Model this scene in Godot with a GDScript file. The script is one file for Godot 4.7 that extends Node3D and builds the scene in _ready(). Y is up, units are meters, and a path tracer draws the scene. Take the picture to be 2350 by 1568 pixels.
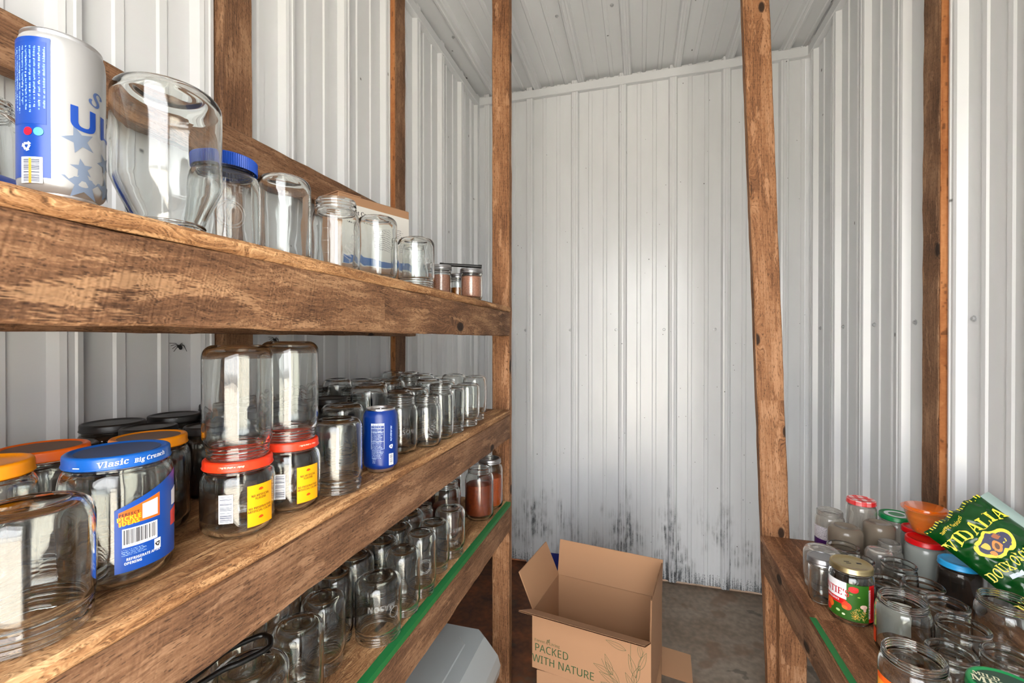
extends Node3D

# ---------------------------------------------------------------- helpers
var M := {}
var taken := {}
var rng := RandomNumberGenerator.new()
var sans: SystemFont
var sans_bold: SystemFont
var serif_bold: SystemFont

class Buf:
	var v := PackedVector3Array()
	var n := PackedVector3Array()
	var uv := PackedVector2Array()
	var ix := PackedInt32Array()
	func vert(p: Vector3, nn: Vector3, t := Vector2.ZERO) -> int:
		v.append(p); n.append(nn); uv.append(t)
		return v.size() - 1
	# corners in order round the face; nn is the outward normal
	func quad(a: Vector3, b: Vector3, c: Vector3, d: Vector3, nn: Vector3, ta := Vector2.ZERO, tb := Vector2.ZERO, tc := Vector2.ZERO, td := Vector2.ZERO) -> void:
		var k := v.size()
		vert(a, nn, ta); vert(b, nn, tb); vert(c, nn, tc); vert(d, nn, td)
		if (c - a).cross(d - b).dot(nn) > 0.0:
			ix.append_array([k, k + 2, k + 1, k, k + 3, k + 2])
		else:
			ix.append_array([k, k + 1, k + 2, k, k + 2, k + 3])
	func tri(a: Vector3, b: Vector3, c: Vector3, nn: Vector3, ta := Vector2.ZERO, tb := Vector2.ZERO, tc := Vector2.ZERO) -> void:
		var k := v.size()
		vert(a, nn, ta); vert(b, nn, tb); vert(c, nn, tc)
		if (b - a).cross(c - a).dot(nn) > 0.0:
			ix.append_array([k, k + 2, k + 1])
		else:
			ix.append_array([k, k + 1, k + 2])
	# grid of points with normals computed from neighbours; rows x cols; front side where sgn says
	func sheet(pts: Array, rows: int, cols: int, uvs: Array, sgn := 1.0) -> void:
		var k := v.size()
		for i in rows:
			for j in cols:
				var du: Vector3 = pts[i * cols + mini(j + 1, cols - 1)] - pts[i * cols + maxi(j - 1, 0)]
				var dv: Vector3 = pts[mini(i + 1, rows - 1) * cols + j] - pts[maxi(i - 1, 0) * cols + j]
				vert(pts[i * cols + j], (du.cross(dv) * sgn).normalized(), uvs[i * cols + j])
		for i in rows - 1:
			for j in cols - 1:
				var a := k + i * cols + j
				if sgn > 0.0:
					ix.append_array([a, a + cols, a + 1, a + 1, a + cols, a + cols + 1])
				else:
					ix.append_array([a, a + 1, a + cols, a + 1, a + cols + 1, a + cols])
	func mesh() -> ArrayMesh:
		var arr := []
		arr.resize(Mesh.ARRAY_MAX)
		arr[Mesh.ARRAY_VERTEX] = v
		arr[Mesh.ARRAY_NORMAL] = n
		arr[Mesh.ARRAY_TEX_UV] = uv
		arr[Mesh.ARRAY_INDEX] = ix
		var m := ArrayMesh.new()
		m.add_surface_from_arrays(Mesh.PRIMITIVE_TRIANGLES, arr)
		return m

func numbered(called: String) -> String:
	var k: int = taken.get(called, 0)
	taken[called] = k + 1
	return called if k == 0 else "%s_%03d" % [called, k]

func part(called: String, mesh: Mesh, mat: Material, parent: Node, pos := Vector3.ZERO) -> MeshInstance3D:
	var o := MeshInstance3D.new()
	o.name = called if parent != self else numbered(called)
	o.mesh = mesh
	o.material_override = mat
	o.position = pos
	parent.add_child(o, true)
	return o

func tag(o: Node, label: String, category: String, group := "") -> Node:
	o.set_meta("label", label)
	o.set_meta("category", category)
	if group != "":
		o.set_meta("group", group)
	return o

func thing(called: String, label: String, category: String, at := Vector3.ZERO, group := "") -> Node3D:
	var o := Node3D.new()
	o.name = numbered(called)
	add_child(o, true)
	o.position = at
	tag(o, label, category, group)
	return o

func structure(called: String) -> Node3D:
	var o := Node3D.new()
	o.name = called
	add_child(o, true)
	o.set_meta("kind", "structure")
	return o

func boxed(b: Buf, lo: Vector3, hi: Vector3, e := 0.0015, s := 1.0) -> void:
	# box with chamfered edges; uv in metres times s
	var c := (lo + hi) * 0.5
	var h := (hi - lo) * 0.5
	var ax := [Vector3.RIGHT, Vector3.UP, Vector3.BACK]
	for k in 3:
		var u: Vector3 = ax[(k + 1) % 3]
		var w: Vector3 = ax[(k + 2) % 3]
		var hu: float = h[(k + 1) % 3] - e
		var hw: float = h[(k + 2) % 3] - e
		for sg in [-1.0, 1.0]:
			var nn: Vector3 = ax[k] * sg
			var o: Vector3 = c + nn * h[k]
			b.quad(o - u * hu - w * hw, o + u * hu - w * hw, o + u * hu + w * hw, o - u * hu + w * hw, nn,
				Vector2(-hu, -hw) * s, Vector2(hu, -hw) * s, Vector2(hu, hw) * s, Vector2(-hu, hw) * s)
		for s1 in [-1.0, 1.0]:
			for s2 in [-1.0, 1.0]:
				var nn: Vector3 = (u * s1 + w * s2).normalized()
				var p1: Vector3 = c + u * s1 * h[(k + 1) % 3] + w * s2 * hw
				var p2: Vector3 = c + u * s1 * hu + w * s2 * h[(k + 2) % 3]
				var l: Vector3 = ax[k] * (h[k] - e)
				b.quad(p1 - l, p1 + l, p2 + l, p2 - l, nn)
	for sx in [-1.0, 1.0]:
		for sy in [-1.0, 1.0]:
			for sz in [-1.0, 1.0]:
				var sv := Vector3(sx, sy, sz)
				b.tri(c + sv * Vector3(h.x, h.y - e, h.z - e), c + sv * Vector3(h.x - e, h.y, h.z - e), c + sv * Vector3(h.x - e, h.y - e, h.z), sv.normalized())

func box_mesh(size: Vector3, e := 0.0015) -> ArrayMesh:
	var b := Buf.new()
	boxed(b, -size * 0.5, size * 0.5, e)
	return b.mesh()

# rough sawn board: length along local x, w along y, t along z; centre at origin
func board_mesh(l: float, w: float, t: float, sd: int, rough := 0.0012, e := 0.003, twist := 0.0) -> ArrayMesh:
	var nz := FastNoiseLite.new()
	nz.seed = sd
	nz.frequency = 9.0
	nz.fractal_octaves = 3
	var b := Buf.new()
	var seg := int(clampf(l / 0.03, 4, 64))
	var hw := w / 2
	var ht := t / 2
	var prof := [Vector2(hw - e, ht), Vector2(-hw + e, ht), Vector2(-hw, ht - e), Vector2(-hw, -ht + e), Vector2(-hw + e, -ht), Vector2(hw - e, -ht), Vector2(hw, -ht + e), Vector2(hw, ht - e)]
	var uo := fposmod(sd * 0.377, 1.0)
	var vo := fposmod(sd * 0.619, 1.0)
	var per := [0.0]
	for k in 8:
		per.append(per[k] + prof[k].distance_to(prof[(k + 1) % 8]))
	var rings := []
	for i in seg + 1:
		var x := -l / 2 + l * i / seg
		var ring := []
		for k in 8:
			var p: Vector2 = prof[k]
			var d1 := nz.get_noise_3d(x, p.x * 3 + 5, p.y * 3) * rough * 2
			var d2 := nz.get_noise_3d(x, p.x * 3 - 9, p.y * 3 + 4) * rough * 2
			ring.append(Vector3(x, p.x + d1, p.y + d2 + twist * p.x * x))
		rings.append(ring)
	for i in seg:
		for k in 8:
			var k2 := (k + 1) % 8
			var a: Vector3 = rings[i][k]
			var bb: Vector3 = rings[i + 1][k]
			var c: Vector3 = rings[i + 1][k2]
			var d: Vector3 = rings[i][k2]
			var pm: Vector2 = (prof[k] + prof[k2]) * 0.5
			var nn := (c - a).cross(d - bb).normalized()
			var outw := Vector3(0, pm.x / hw, pm.y / ht)
			if nn.dot(outw) < 0.0:
				nn = -nn
			b.quad(a, bb, c, d, nn,
				Vector2((a.x + l) / 1.6 + uo, per[k] / 0.3 + vo), Vector2((bb.x + l) / 1.6 + uo, per[k] / 0.3 + vo),
				Vector2((bb.x + l) / 1.6 + uo, per[k + 1] / 0.3 + vo), Vector2((a.x + l) / 1.6 + uo, per[k + 1] / 0.3 + vo))
	for s in [0, seg]:
		var r: Array = rings[s]
		var nn := Vector3.LEFT if s == 0 else Vector3.RIGHT
		for k in range(1, 7):
			b.tri(r[0], r[k], r[k + 1], nn, Vector2(r[0].y, r[0].z) * 3, Vector2(r[k].y, r[k].z) * 3, Vector2(r[k + 1].y, r[k + 1].z) * 3)
	return b.mesh()

# board given by two opposite corners (world), long axis "x","y" or "z"
func board(called: String, parent: Node3D, lo: Vector3, hi: Vector3, axis: String, mat: Material, sd: int, rough := 0.0012, e := 0.003) -> MeshInstance3D:
	var s := hi - lo
	var o: MeshInstance3D
	if axis == "z":
		o = part(called, board_mesh(s.z, s.y, s.x, sd, rough, e), mat, parent)
		o.basis = Basis(Vector3(0, 0, -1), Vector3.UP, Vector3.RIGHT)
	elif axis == "y":
		o = part(called, board_mesh(s.y, s.x, s.z, sd, rough, e), mat, parent)
		o.basis = Basis(Vector3.UP, Vector3.LEFT, Vector3.BACK)
	else:
		o = part(called, board_mesh(s.x, s.y, s.z, sd, rough, e), mat, parent)
	o.position = (lo + hi) * 0.5 - parent.position
	return o

# lathe: profile of (r, y) walked so that outward is on the right of the walk upwards
func lathe(prof: PackedVector2Array, seg := 48, crease := 0.75, wave := 0.0) -> ArrayMesh:
	var b := Buf.new()
	lathe_into(b, prof, seg, crease)
	if wave > 0.0:
		# uneven pressed glass: the surface leans a little this way and that
		var nz := noise(17 + int(prof[6].x * 1e5), 1.0, 2)
		for i in b.v.size():
			var q := b.v[i] * Vector3(38, 24, 38)
			b.n[i] = (b.n[i] + wave * Vector3(nz.get_noise_3dv(q), 0.6 * nz.get_noise_3dv(q + Vector3(40, 0, 0)), nz.get_noise_3dv(q + Vector3(0, 0, 70)))).normalized()
	return b.mesh()

func lathe_into(b: Buf, prof: PackedVector2Array, seg := 48, crease := 0.75) -> void:
	var np := prof.size()
	var sn := []
	for j in np - 1:
		var d := prof[j + 1] - prof[j]
		sn.append(Vector2(d.y, -d.x).normalized())
	var tot := 0.0
	var acc := [0.0]
	for j in np - 1:
		tot += prof[j].distance_to(prof[j + 1])
		acc.append(tot)
	for j in np - 1:
		var n0: Vector2 = sn[j]
		var n1: Vector2 = sn[j]
		if j > 0 and sn[j - 1].dot(sn[j]) > crease:
			n0 = (sn[j - 1] + sn[j]).normalized()
		if j < np - 2 and sn[j + 1].dot(sn[j]) > crease:
			n1 = (sn[j + 1] + sn[j]).normalized()
		var k := b.v.size()
		for i in seg + 1:
			var a := TAU * i / seg
			var ca := cos(a)
			var sa := sin(a)
			b.vert(Vector3(prof[j].x * ca, prof[j].y, prof[j].x * sa), Vector3(n0.x * ca, n0.y, n0.x * sa), Vector2(float(i) / seg, acc[j] / tot))
			b.vert(Vector3(prof[j + 1].x * ca, prof[j + 1].y, prof[j + 1].x * sa), Vector3(n1.x * ca, n1.y, n1.x * sa), Vector2(float(i) / seg, acc[j + 1] / tot))
		for i in seg:
			var q := k + i * 2
			if prof[j].x > 1e-6:
				b.ix.append_array([q, q + 2, q + 3] if prof[j + 1].x > 1e-6 else [q, q + 2, q + 1])
			if prof[j + 1].x > 1e-6:
				b.ix.append_array([q, q + 3, q + 1])

# patch of a cylinder: angle a0 is where its middle faces (0 = +x, PI/2 = +z), reading left to right from outside
func patch(r: float, a0: float, width: float, y0: float, y1: float, seg := 16, slant0 := 0.0, slant1 := 0.0) -> ArrayMesh:
	var b := Buf.new()
	for i in seg:
		var s0 := float(i) / seg
		var s1 := float(i + 1) / seg
		var aa := a0 + (0.5 - s0) * width / r
		var ab := a0 + (0.5 - s1) * width / r
		var pa := Vector3(cos(aa) * r, 0, sin(aa) * r)
		var pb := Vector3(cos(ab) * r, 0, sin(ab) * r)
		var k := b.v.size()
		b.vert(pa + Vector3.UP * y0, pa / r, Vector2(s0, 1))
		b.vert(pb + Vector3.UP * y0, pb / r, Vector2(s1, 1))
		b.vert(pb + Vector3.UP * (y1 + lerpf(slant0, slant1, s1)), pb / r, Vector2(s1, 0))
		b.vert(pa + Vector3.UP * (y1 + lerpf(slant0, slant1, s0)), pa / r, Vector2(s0, 0))
		b.ix.append_array([k, k + 2, k + 1, k, k + 3, k + 2])
	return b.mesh()

func text_arrays(s: String, height: float, font: Font, depth := 0.0) -> Array:
	var t := TextMesh.new()
	t.font = font
	t.text = s
	t.font_size = 32
	t.pixel_size = height / 32.0 * 1.38
	t.depth = depth
	t.curve_step = 2.0
	return t.get_mesh_arrays()

# lettering wrapped round a cylinder; turn: letters turned by that many radians in the surface
func wrapped_text(s: String, height: float, font: Font, r: float, a0: float, y: float, turn := 0.0, squeeze := 1.0, depth := 0.0, shear := 0.0) -> ArrayMesh:
	var arr := text_arrays(s, height, font, depth)
	var vs: PackedVector3Array = arr[Mesh.ARRAY_VERTEX]
	var ns: PackedVector3Array = arr[Mesh.ARRAY_NORMAL]
	for i in vs.size():
		var p := Vector2(vs[i].x * squeeze + vs[i].y * shear, vs[i].y).rotated(turn)
		var a := a0 - p.x / r
		var rr := r + vs[i].z
		vs[i] = Vector3(cos(a) * rr, y + p.y, sin(a) * rr)
		ns[i] = Vector3(cos(a), 0, sin(a))
	arr[Mesh.ARRAY_VERTEX] = vs
	arr[Mesh.ARRAY_NORMAL] = ns
	var m := ArrayMesh.new()
	m.add_surface_from_arrays(Mesh.PRIMITIVE_TRIANGLES, arr)
	return m

func flat_text(s: String, height: float, font: Font, depth := 0.0) -> ArrayMesh:
	var m := ArrayMesh.new()
	m.add_surface_from_arrays(Mesh.PRIMITIVE_TRIANGLES, text_arrays(s, height, font, depth))
	return m

func polygon_on_cylinder(pts: PackedVector2Array, r: float, a0: float, y: float) -> ArrayMesh:
	var b := Buf.new()
	var ids := Geometry2D.triangulate_polygon(pts)
	for p in pts:
		var a := a0 - p.x / r
		b.vert(Vector3(cos(a) * r, y + p.y, sin(a) * r), Vector3(cos(a), 0, sin(a)), p)
	for i in range(0, ids.size(), 3):
		var q := [ids[i], ids[i + 1], ids[i + 2]]
		var cr := (pts[q[1]] - pts[q[0]]).cross(pts[q[2]] - pts[q[0]])
		b.ix.append_array([q[0], q[2], q[1]] if cr > 0 else q)
	return b.mesh()

# tube along a polyline
func tube_into(b: Buf, path: PackedVector3Array, rad: float, seg := 8) -> void:
	var k0 := b.v.size()
	var side := Vector3.UP
	for i in path.size():
		var d := (path[mini(i + 1, path.size() - 1)] - path[maxi(i - 1, 0)]).normalized()
		if absf(d.dot(side)) > 0.95:
			side = Vector3.RIGHT
		var x := d.cross(side).normalized()
		var y := x.cross(d).normalized()
		for j in seg:
			var a := TAU * j / seg
			var nn := x * cos(a) + y * sin(a)
			b.vert(path[i] + nn * rad, nn)
	for i in path.size() - 1:
		for j in seg:
			var a := k0 + i * seg + j
			var c := k0 + i * seg + (j + 1) % seg
			var nn := b.n[a]
			var cr := (b.v[c] - b.v[a]).cross(b.v[a + seg] - b.v[a])
			if cr.dot(nn) > 0:
				b.ix.append_array([a, a + seg, c, c, a + seg, c + seg])
			else:
				b.ix.append_array([a, c, a + seg, c, c + seg, a + seg])
	for e in [0, path.size() - 1]:
		var c := b.vert(path[e], (path[e] - path[absi(e - 1)]).normalized())
		for j in seg:
			b.ix.append_array([c, k0 + e * seg + j, k0 + e * seg + (j + 1) % seg])

# ---------------------------------------------------------------- textures and materials
func noise(sd: int, freq: float, oct := 3) -> FastNoiseLite:
	var n := FastNoiseLite.new()
	n.seed = sd
	n.frequency = freq
	n.fractal_octaves = oct
	n.noise_type = FastNoiseLite.TYPE_SIMPLEX_SMOOTH
	return n

func col3(c: Color) -> Vector3:
	return Vector3(c.r, c.g, c.b)

# sawn wood: grain along u; flakes > 0 gives swirling, flaky board
func wood_tex(w: int, h: int, sd: int, dark: Color, mid: Color, light: Color, knots: int, flakes := 0.0, pale := 0.0) -> Array:
	var r := RandomNumberGenerator.new()
	r.seed = sd
	var n1 := noise(sd, 1.0, 3)
	var n2 := noise(sd + 1, 1.0, 3)
	var n3 := noise(sd + 2, 1.0, 2)
	var kn := []
	for k in knots:
		kn.append([r.randf() * w, r.randf() * h, r.randf_range(9, 20)])
	var data := PackedByteArray()
	data.resize(w * h * 3)
	var hd := PackedByteArray()
	hd.resize(w * h)
	var d := col3(dark)
	var m := col3(mid)
	var l := col3(light)
	var i := 0
	for y in h:
		for x in w:
			var yy := float(y)
			var kd := 0.0
			for k in kn:
				var dx: float = (x - k[0]) / (k[2] * 4.0)
				var dy: float = (y - k[1]) / k[2]
				var e := exp(-(dx * dx + dy * dy))
				yy += e * k[2] * 1.6 * signf(dy + 0.001)
				kd = maxf(kd, 1.0 - (dx * dx * 10.0 + dy * dy * 2.2))
			var warp := 0.0
			if flakes > 0.0:
				warp = n2.get_noise_2d(x * 0.011, y * 0.014 + 70) * 42.0 * flakes
			var g := n1.get_noise_2d(x * 0.0065, (yy + warp) * 0.20)
			var f := n3.get_noise_2d(x * 0.055, (yy + warp) * 0.75)
			var bt := n2.get_noise_2d(x * 0.0035, yy * 0.012)
			var t := 0.5 + 0.34 * g + 0.20 * f + 0.50 * bt
			var saw := n3.get_noise_2d(x * 0.22 + y * 0.05, y * 0.006 + 40)
			t += saw * 0.08 + (r.randf() - 0.5) * 0.16
			var c := d.lerp(m, clampf(t * 2.0, 0, 1)) if t < 0.5 else m.lerp(l, clampf(t * 2.0 - 1.0, 0, 1))
			if f < -0.50:
				c = c * 0.72
			if pale > 0.0:
				var pv := n2.get_noise_2d(x * 0.006 + 300, y * 0.028) + 0.3 * f
				if pv > 0.33 - pale * 0.3:
					c = c.lerp(l * 1.05, clampf((pv - 0.33 + pale * 0.3) * 4.0, 0, 0.65))
			var sc := n3.get_noise_2d(x * 0.09 + 900, y * 0.2)
			if sc > 0.60:
				c = c.lerp(l, 0.35)
			if kd > 0.0:
				c = c.lerp(d * 0.45, clampf(kd * 1.6, 0, 0.9))
			data[i * 3] = int(clampf(c.x, 0, 1) * 255)
			data[i * 3 + 1] = int(clampf(c.y, 0, 1) * 255)
			data[i * 3 + 2] = int(clampf(c.z, 0, 1) * 255)
			hd[i] = int(clampf(0.5 + 0.3 * f + 0.25 * g + saw * 0.15, 0, 1) * 255)
			i += 1
	return [ImageTexture.create_from_image(Image.create_from_data(w, h, false, Image.FORMAT_RGB8, data)), ImageTexture.create_from_image(Image.create_from_data(w, h, false, Image.FORMAT_L8, hd))]

func wood_mat(called: String, t: Array, rough := 0.72, relief := 0.12) -> StandardMaterial3D:
	var m := StandardMaterial3D.new()
	m.resource_name = called
	m.albedo_texture = t[0]
	m.roughness = rough
	m.metallic_specular = 0.35
	m.heightmap_enabled = true
	m.heightmap_texture = t[1]
	m.heightmap_scale = relief
	return m

func plain(called: String, c: Color, rough := 0.5, metal := 0.0, spec := 0.5) -> StandardMaterial3D:
	var m := StandardMaterial3D.new()
	m.resource_name = called
	m.albedo_color = c
	m.roughness = rough
	m.metallic = metal
	m.metallic_specular = spec
	return m

func printed(called: String, im: Image, rough := 0.45) -> StandardMaterial3D:
	var m := plain(called, Color.WHITE, rough)
	m.albedo_texture = ImageTexture.create_from_image(im)
	m.texture_repeat = false
	return m

func solid_glass(called: String, c := Color(0.975, 0.985, 0.98)) -> StandardMaterial3D:
	var m := plain(called, Color(c.r, c.g, c.b, 0.0), 0.0)
	m.refraction_enabled = true
	m.refraction_scale = 0.05
	return m

# glass with a film of dust or residue: part of the light is scattered back
func filmed_glass(called: String, c: Color, film: float, rough: float) -> StandardMaterial3D:
	var m := solid_glass(called, c)
	m.albedo_color = Color(c.r, c.g, c.b, film)
	m.roughness = rough
	return m

func thin_glass(called: String, c: Color, a: float, rough := 0.03) -> StandardMaterial3D:
	var m := plain(called, Color(c.r, c.g, c.b, a), rough)
	m.transparency = BaseMaterial3D.TRANSPARENCY_ALPHA
	return m

func barcode(w: int, h: int, sd: int, vertical := true) -> Image:
	var im := Image.create(w, h, false, Image.FORMAT_RGB8)
	im.fill(Color(0.93, 0.93, 0.94))
	var r := RandomNumberGenerator.new()
	r.seed = sd
	var p := 5
	var along := w if vertical else h
	while p < along - 6:
		var k := r.randi_range(1, 4)
		if vertical:
			im.fill_rect(Rect2i(p, 5, k, h - 16), Color(0.16, 0.16, 0.18))
		else:
			im.fill_rect(Rect2i(8, p, w - 16, k), Color(0.22, 0.25, 0.33))
		p += k + r.randi_range(1, 4)
	return im

# painted sheet metal: off-white, small specks and scratches; grime > 0: mould specks and run streaks low on the sheet
func sheet_tex(w: int, h: int, sd: int, grime: float) -> ImageTexture:
	var n1 := noise(sd, 1.0, 3)
	var n2 := noise(sd + 5, 1.0, 3)
	var r := RandomNumberGenerator.new()
	r.seed = sd
	var data := PackedByteArray()
	data.resize(w * h * 3)
	var i := 0
	var base := Vector3(0.835, 0.845, 0.855)
	var soot := Vector3(0.10, 0.11, 0.12)
	for y in h:
		var up := 1.0 - float(y) / h
		for x in w:
			var c := base * (1.0 + 0.018 * n1.get_noise_2d(x * 0.02, y * 0.006))
			if grime > 0.0 and up < 0.36:
				# mould specks, thickest low down in patches, with thin runs above and below them
				var reach := 0.075 + 0.10 * n1.get_noise_2d(x * 0.0055, 11.0) + 0.05 * n2.get_noise_2d(x * 0.035, 50.0)
				var run := n2.get_noise_2d(x * 0.16, y * 0.006)
				var fine := n1.get_noise_2d(x * 0.9, y * 0.7)
				var clot := n2.get_noise_2d(x * 0.05 + 40, y * 0.03)
				var dens := clampf(1.0 - maxf(0.0, up - reach) / 0.085, 0.0, 1.0) * clampf(0.50 + 1.5 * n1.get_noise_2d(x * 0.011 + 200, y * 0.006), 0.05, 1.0) * clampf(0.6 + 0.9 * clot, 0.0, 1.0)
				var s := clampf(run * 1.6 + 0.25, 0.0, 1.0) * 0.42 + 0.16 + 0.30 * run + (0.40 if fine + 0.25 * clot + 0.45 * run > 0.66 - 0.30 * dens else 0.0)
				c = c.lerp(soot, clampf(s * dens * 0.85, 0.0, 0.6))
				if up < 0.022 and fine + run > -0.1 + up * 26.0:
					c = c.lerp(soot * 1.5, 0.5)
			data[i * 3] = int(clampf(c.x, 0, 1) * 255)
			data[i * 3 + 1] = int(clampf(c.y, 0, 1) * 255)
			data[i * 3 + 2] = int(clampf(c.z, 0, 1) * 255)
			i += 1
	var im := Image.create_from_data(w, h, false, Image.FORMAT_RGB8, data)
	for k in int(w * h / 9000.0):
		var p := Vector2i(r.randi_range(2, w - 4), r.randi_range(2, h - 4))
		im.fill_rect(Rect2i(p, Vector2i(1 + int(r.randf() * 1.6), 1 + int(r.randf() * 1.9))), Color(0.42, 0.42, 0.42).lerp(Color(0.2, 0.2, 0.2), r.randf()))
	return ImageTexture.create_from_image(im)

func floor_tex(w: int, h: int) -> ImageTexture:
	var n1 := noise(31, 1.0, 4)
	var n2 := noise(32, 1.0, 4)
	var data := PackedByteArray()
	data.resize(w * h * 3)
	var i := 0
	for y in h:
		for x in w:
			var a := n1.get_noise_2d(x * 0.011, y * 0.013)
			var f := n2.get_noise_2d(x * 0.13, y * 0.13)
			var g := n2.get_noise_2d(x * 0.02 + 90, y * 0.02)
			var c := Vector3(0.47, 0.405, 0.34).lerp(Vector3(0.56, 0.51, 0.455), clampf(0.5 + a, 0, 1))
			c *= 1.0 + 0.16 * f
			if g > 0.28:
				c = c.lerp(Vector3(0.45, 0.34, 0.26), clampf((g - 0.28) * 3.0, 0, 0.5))
			# rust and damp stain that spreads from under the shelf (u small); ragged outline
			var st := 0.34 - float(x) / w + 0.16 * a + 0.05 * f
			if st > 0.0:
				var rust := Vector3(0.36, 0.19, 0.085) * (1.0 + 0.5 * g + 0.3 * f)
				c = c.lerp(rust, clampf(st * 9.0, 0, 0.92))
			if a - 0.5 * g > 0.58:
				c = c.lerp(Vector3(0.26, 0.23, 0.20), 0.4)
			data[i * 3] = int(clampf(c.x, 0, 1) * 255)
			data[i * 3 + 1] = int(clampf(c.y, 0, 1) * 255)
			data[i * 3 + 2] = int(clampf(c.z, 0, 1) * 255)
			i += 1
	return ImageTexture.create_from_image(Image.create_from_data(w, h, false, Image.FORMAT_RGB8, data))

# ribbed sheet: x from x0 to x1, y from 0 to h, ribs rise to +z; closed at the back
func ribbed(x0: float, x1: float, h: float, ribs: Array, u0: float, u1: float) -> ArrayMesh:
	var pr := [Vector2(x0, 0.0)]
	for rx in ribs:
		for q in [[-0.0235, 0.0], [-0.0165, 0.0205], [-0.0075, 0.0225], [-0.0045, 0.0200], [0.0045, 0.0200], [0.0075, 0.0225], [0.0165, 0.0205], [0.0235, 0.0]]:
			pr.append(Vector2(rx + q[0], q[1]))
		for mr in [0.085, 0.165]:
			for q in [[-0.0115, 0.0], [-0.0075, 0.0042], [0.0075, 0.0042], [0.0115, 0.0]]:
				pr.append(Vector2(rx + mr + q[0], q[1]))
	pr.append(Vector2(x1, 0.0))
	var keep := []
	for p in pr:
		if p.x >= x0 - 1e-6 and p.x <= x1 + 1e-6:
			keep.append(p)
	var b := Buf.new()
	for i in keep.size() - 1:
		var p: Vector2 = keep[i]
		var q: Vector2 = keep[i + 1]
		if q.x - p.x < 1e-6:
			continue
		var d := q - p
		var nn := Vector3(-d.y, 0, d.x).normalized()
		var up := (p.x - u0) / (u1 - u0)
		var uq := (q.x - u0) / (u1 - u0)
		b.quad(Vector3(p.x, 0, p.y), Vector3(q.x, 0, q.y), Vector3(q.x, h, q.y), Vector3(p.x, h, p.y), nn, Vector2(up, 1), Vector2(uq, 1), Vector2(uq, 0), Vector2(up, 0))
		b.quad(Vector3(p.x, 0, p.y), Vector3(q.x, 0, q.y), Vector3(q.x, 0, -0.012), Vector3(p.x, 0, -0.012), Vector3.DOWN, Vector2(up, 1), Vector2(uq, 1), Vector2(uq, 1), Vector2(up, 1))
		b.quad(Vector3(p.x, h, p.y), Vector3(q.x, h, q.y), Vector3(q.x, h, -0.012), Vector3(p.x, h, -0.012), Vector3.UP)
	b.quad(Vector3(x0, 0, -0.012), Vector3(x1, 0, -0.012), Vector3(x1, h, -0.012), Vector3(x0, h, -0.012), Vector3.FORWARD)
	var f: Vector2 = keep[0]
	var l: Vector2 = keep[-1]
	b.quad(Vector3(x0, 0, f.y), Vector3(x0, h, f.y), Vector3(x0, h, -0.012), Vector3(x0, 0, -0.012), Vector3.LEFT)
	b.quad(Vector3(x1, 0, l.y), Vector3(x1, h, l.y), Vector3(x1, h, -0.012), Vector3(x1, 0, -0.012), Vector3.RIGHT)
	return b.mesh()

# a wall or ceiling of ribbed sheets, split into sheets at cuts; basis puts x along, y up the sheet, z into the room
func clad(called: String, origin: Vector3, bas: Basis, cuts: Array, h: float, ribs: Array, mat: Material) -> Node3D:
	var w := structure(called)
	w.position = origin
	for i in cuts.size() - 1:
		var mine := []
		for r in ribs:
			if r > cuts[i] - 0.2 and r < cuts[i + 1] + 0.03:
				mine.append(r)
		var o := part("panel", ribbed(cuts[i], cuts[i + 1], h, mine, cuts[0], cuts[-1]), mat, w)
		o.basis = bas
	return w

func screw_mesh() -> ArrayMesh:
	return lathe(PackedVector2Array([Vector2(0.0085, 0.0), Vector2(0.0085, 0.0015), Vector2(0.0055, 0.0022), Vector2(0.0052, 0.006), Vector2(0.004, 0.0068), Vector2(0, 0.007)]), 8, 0.9)

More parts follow.
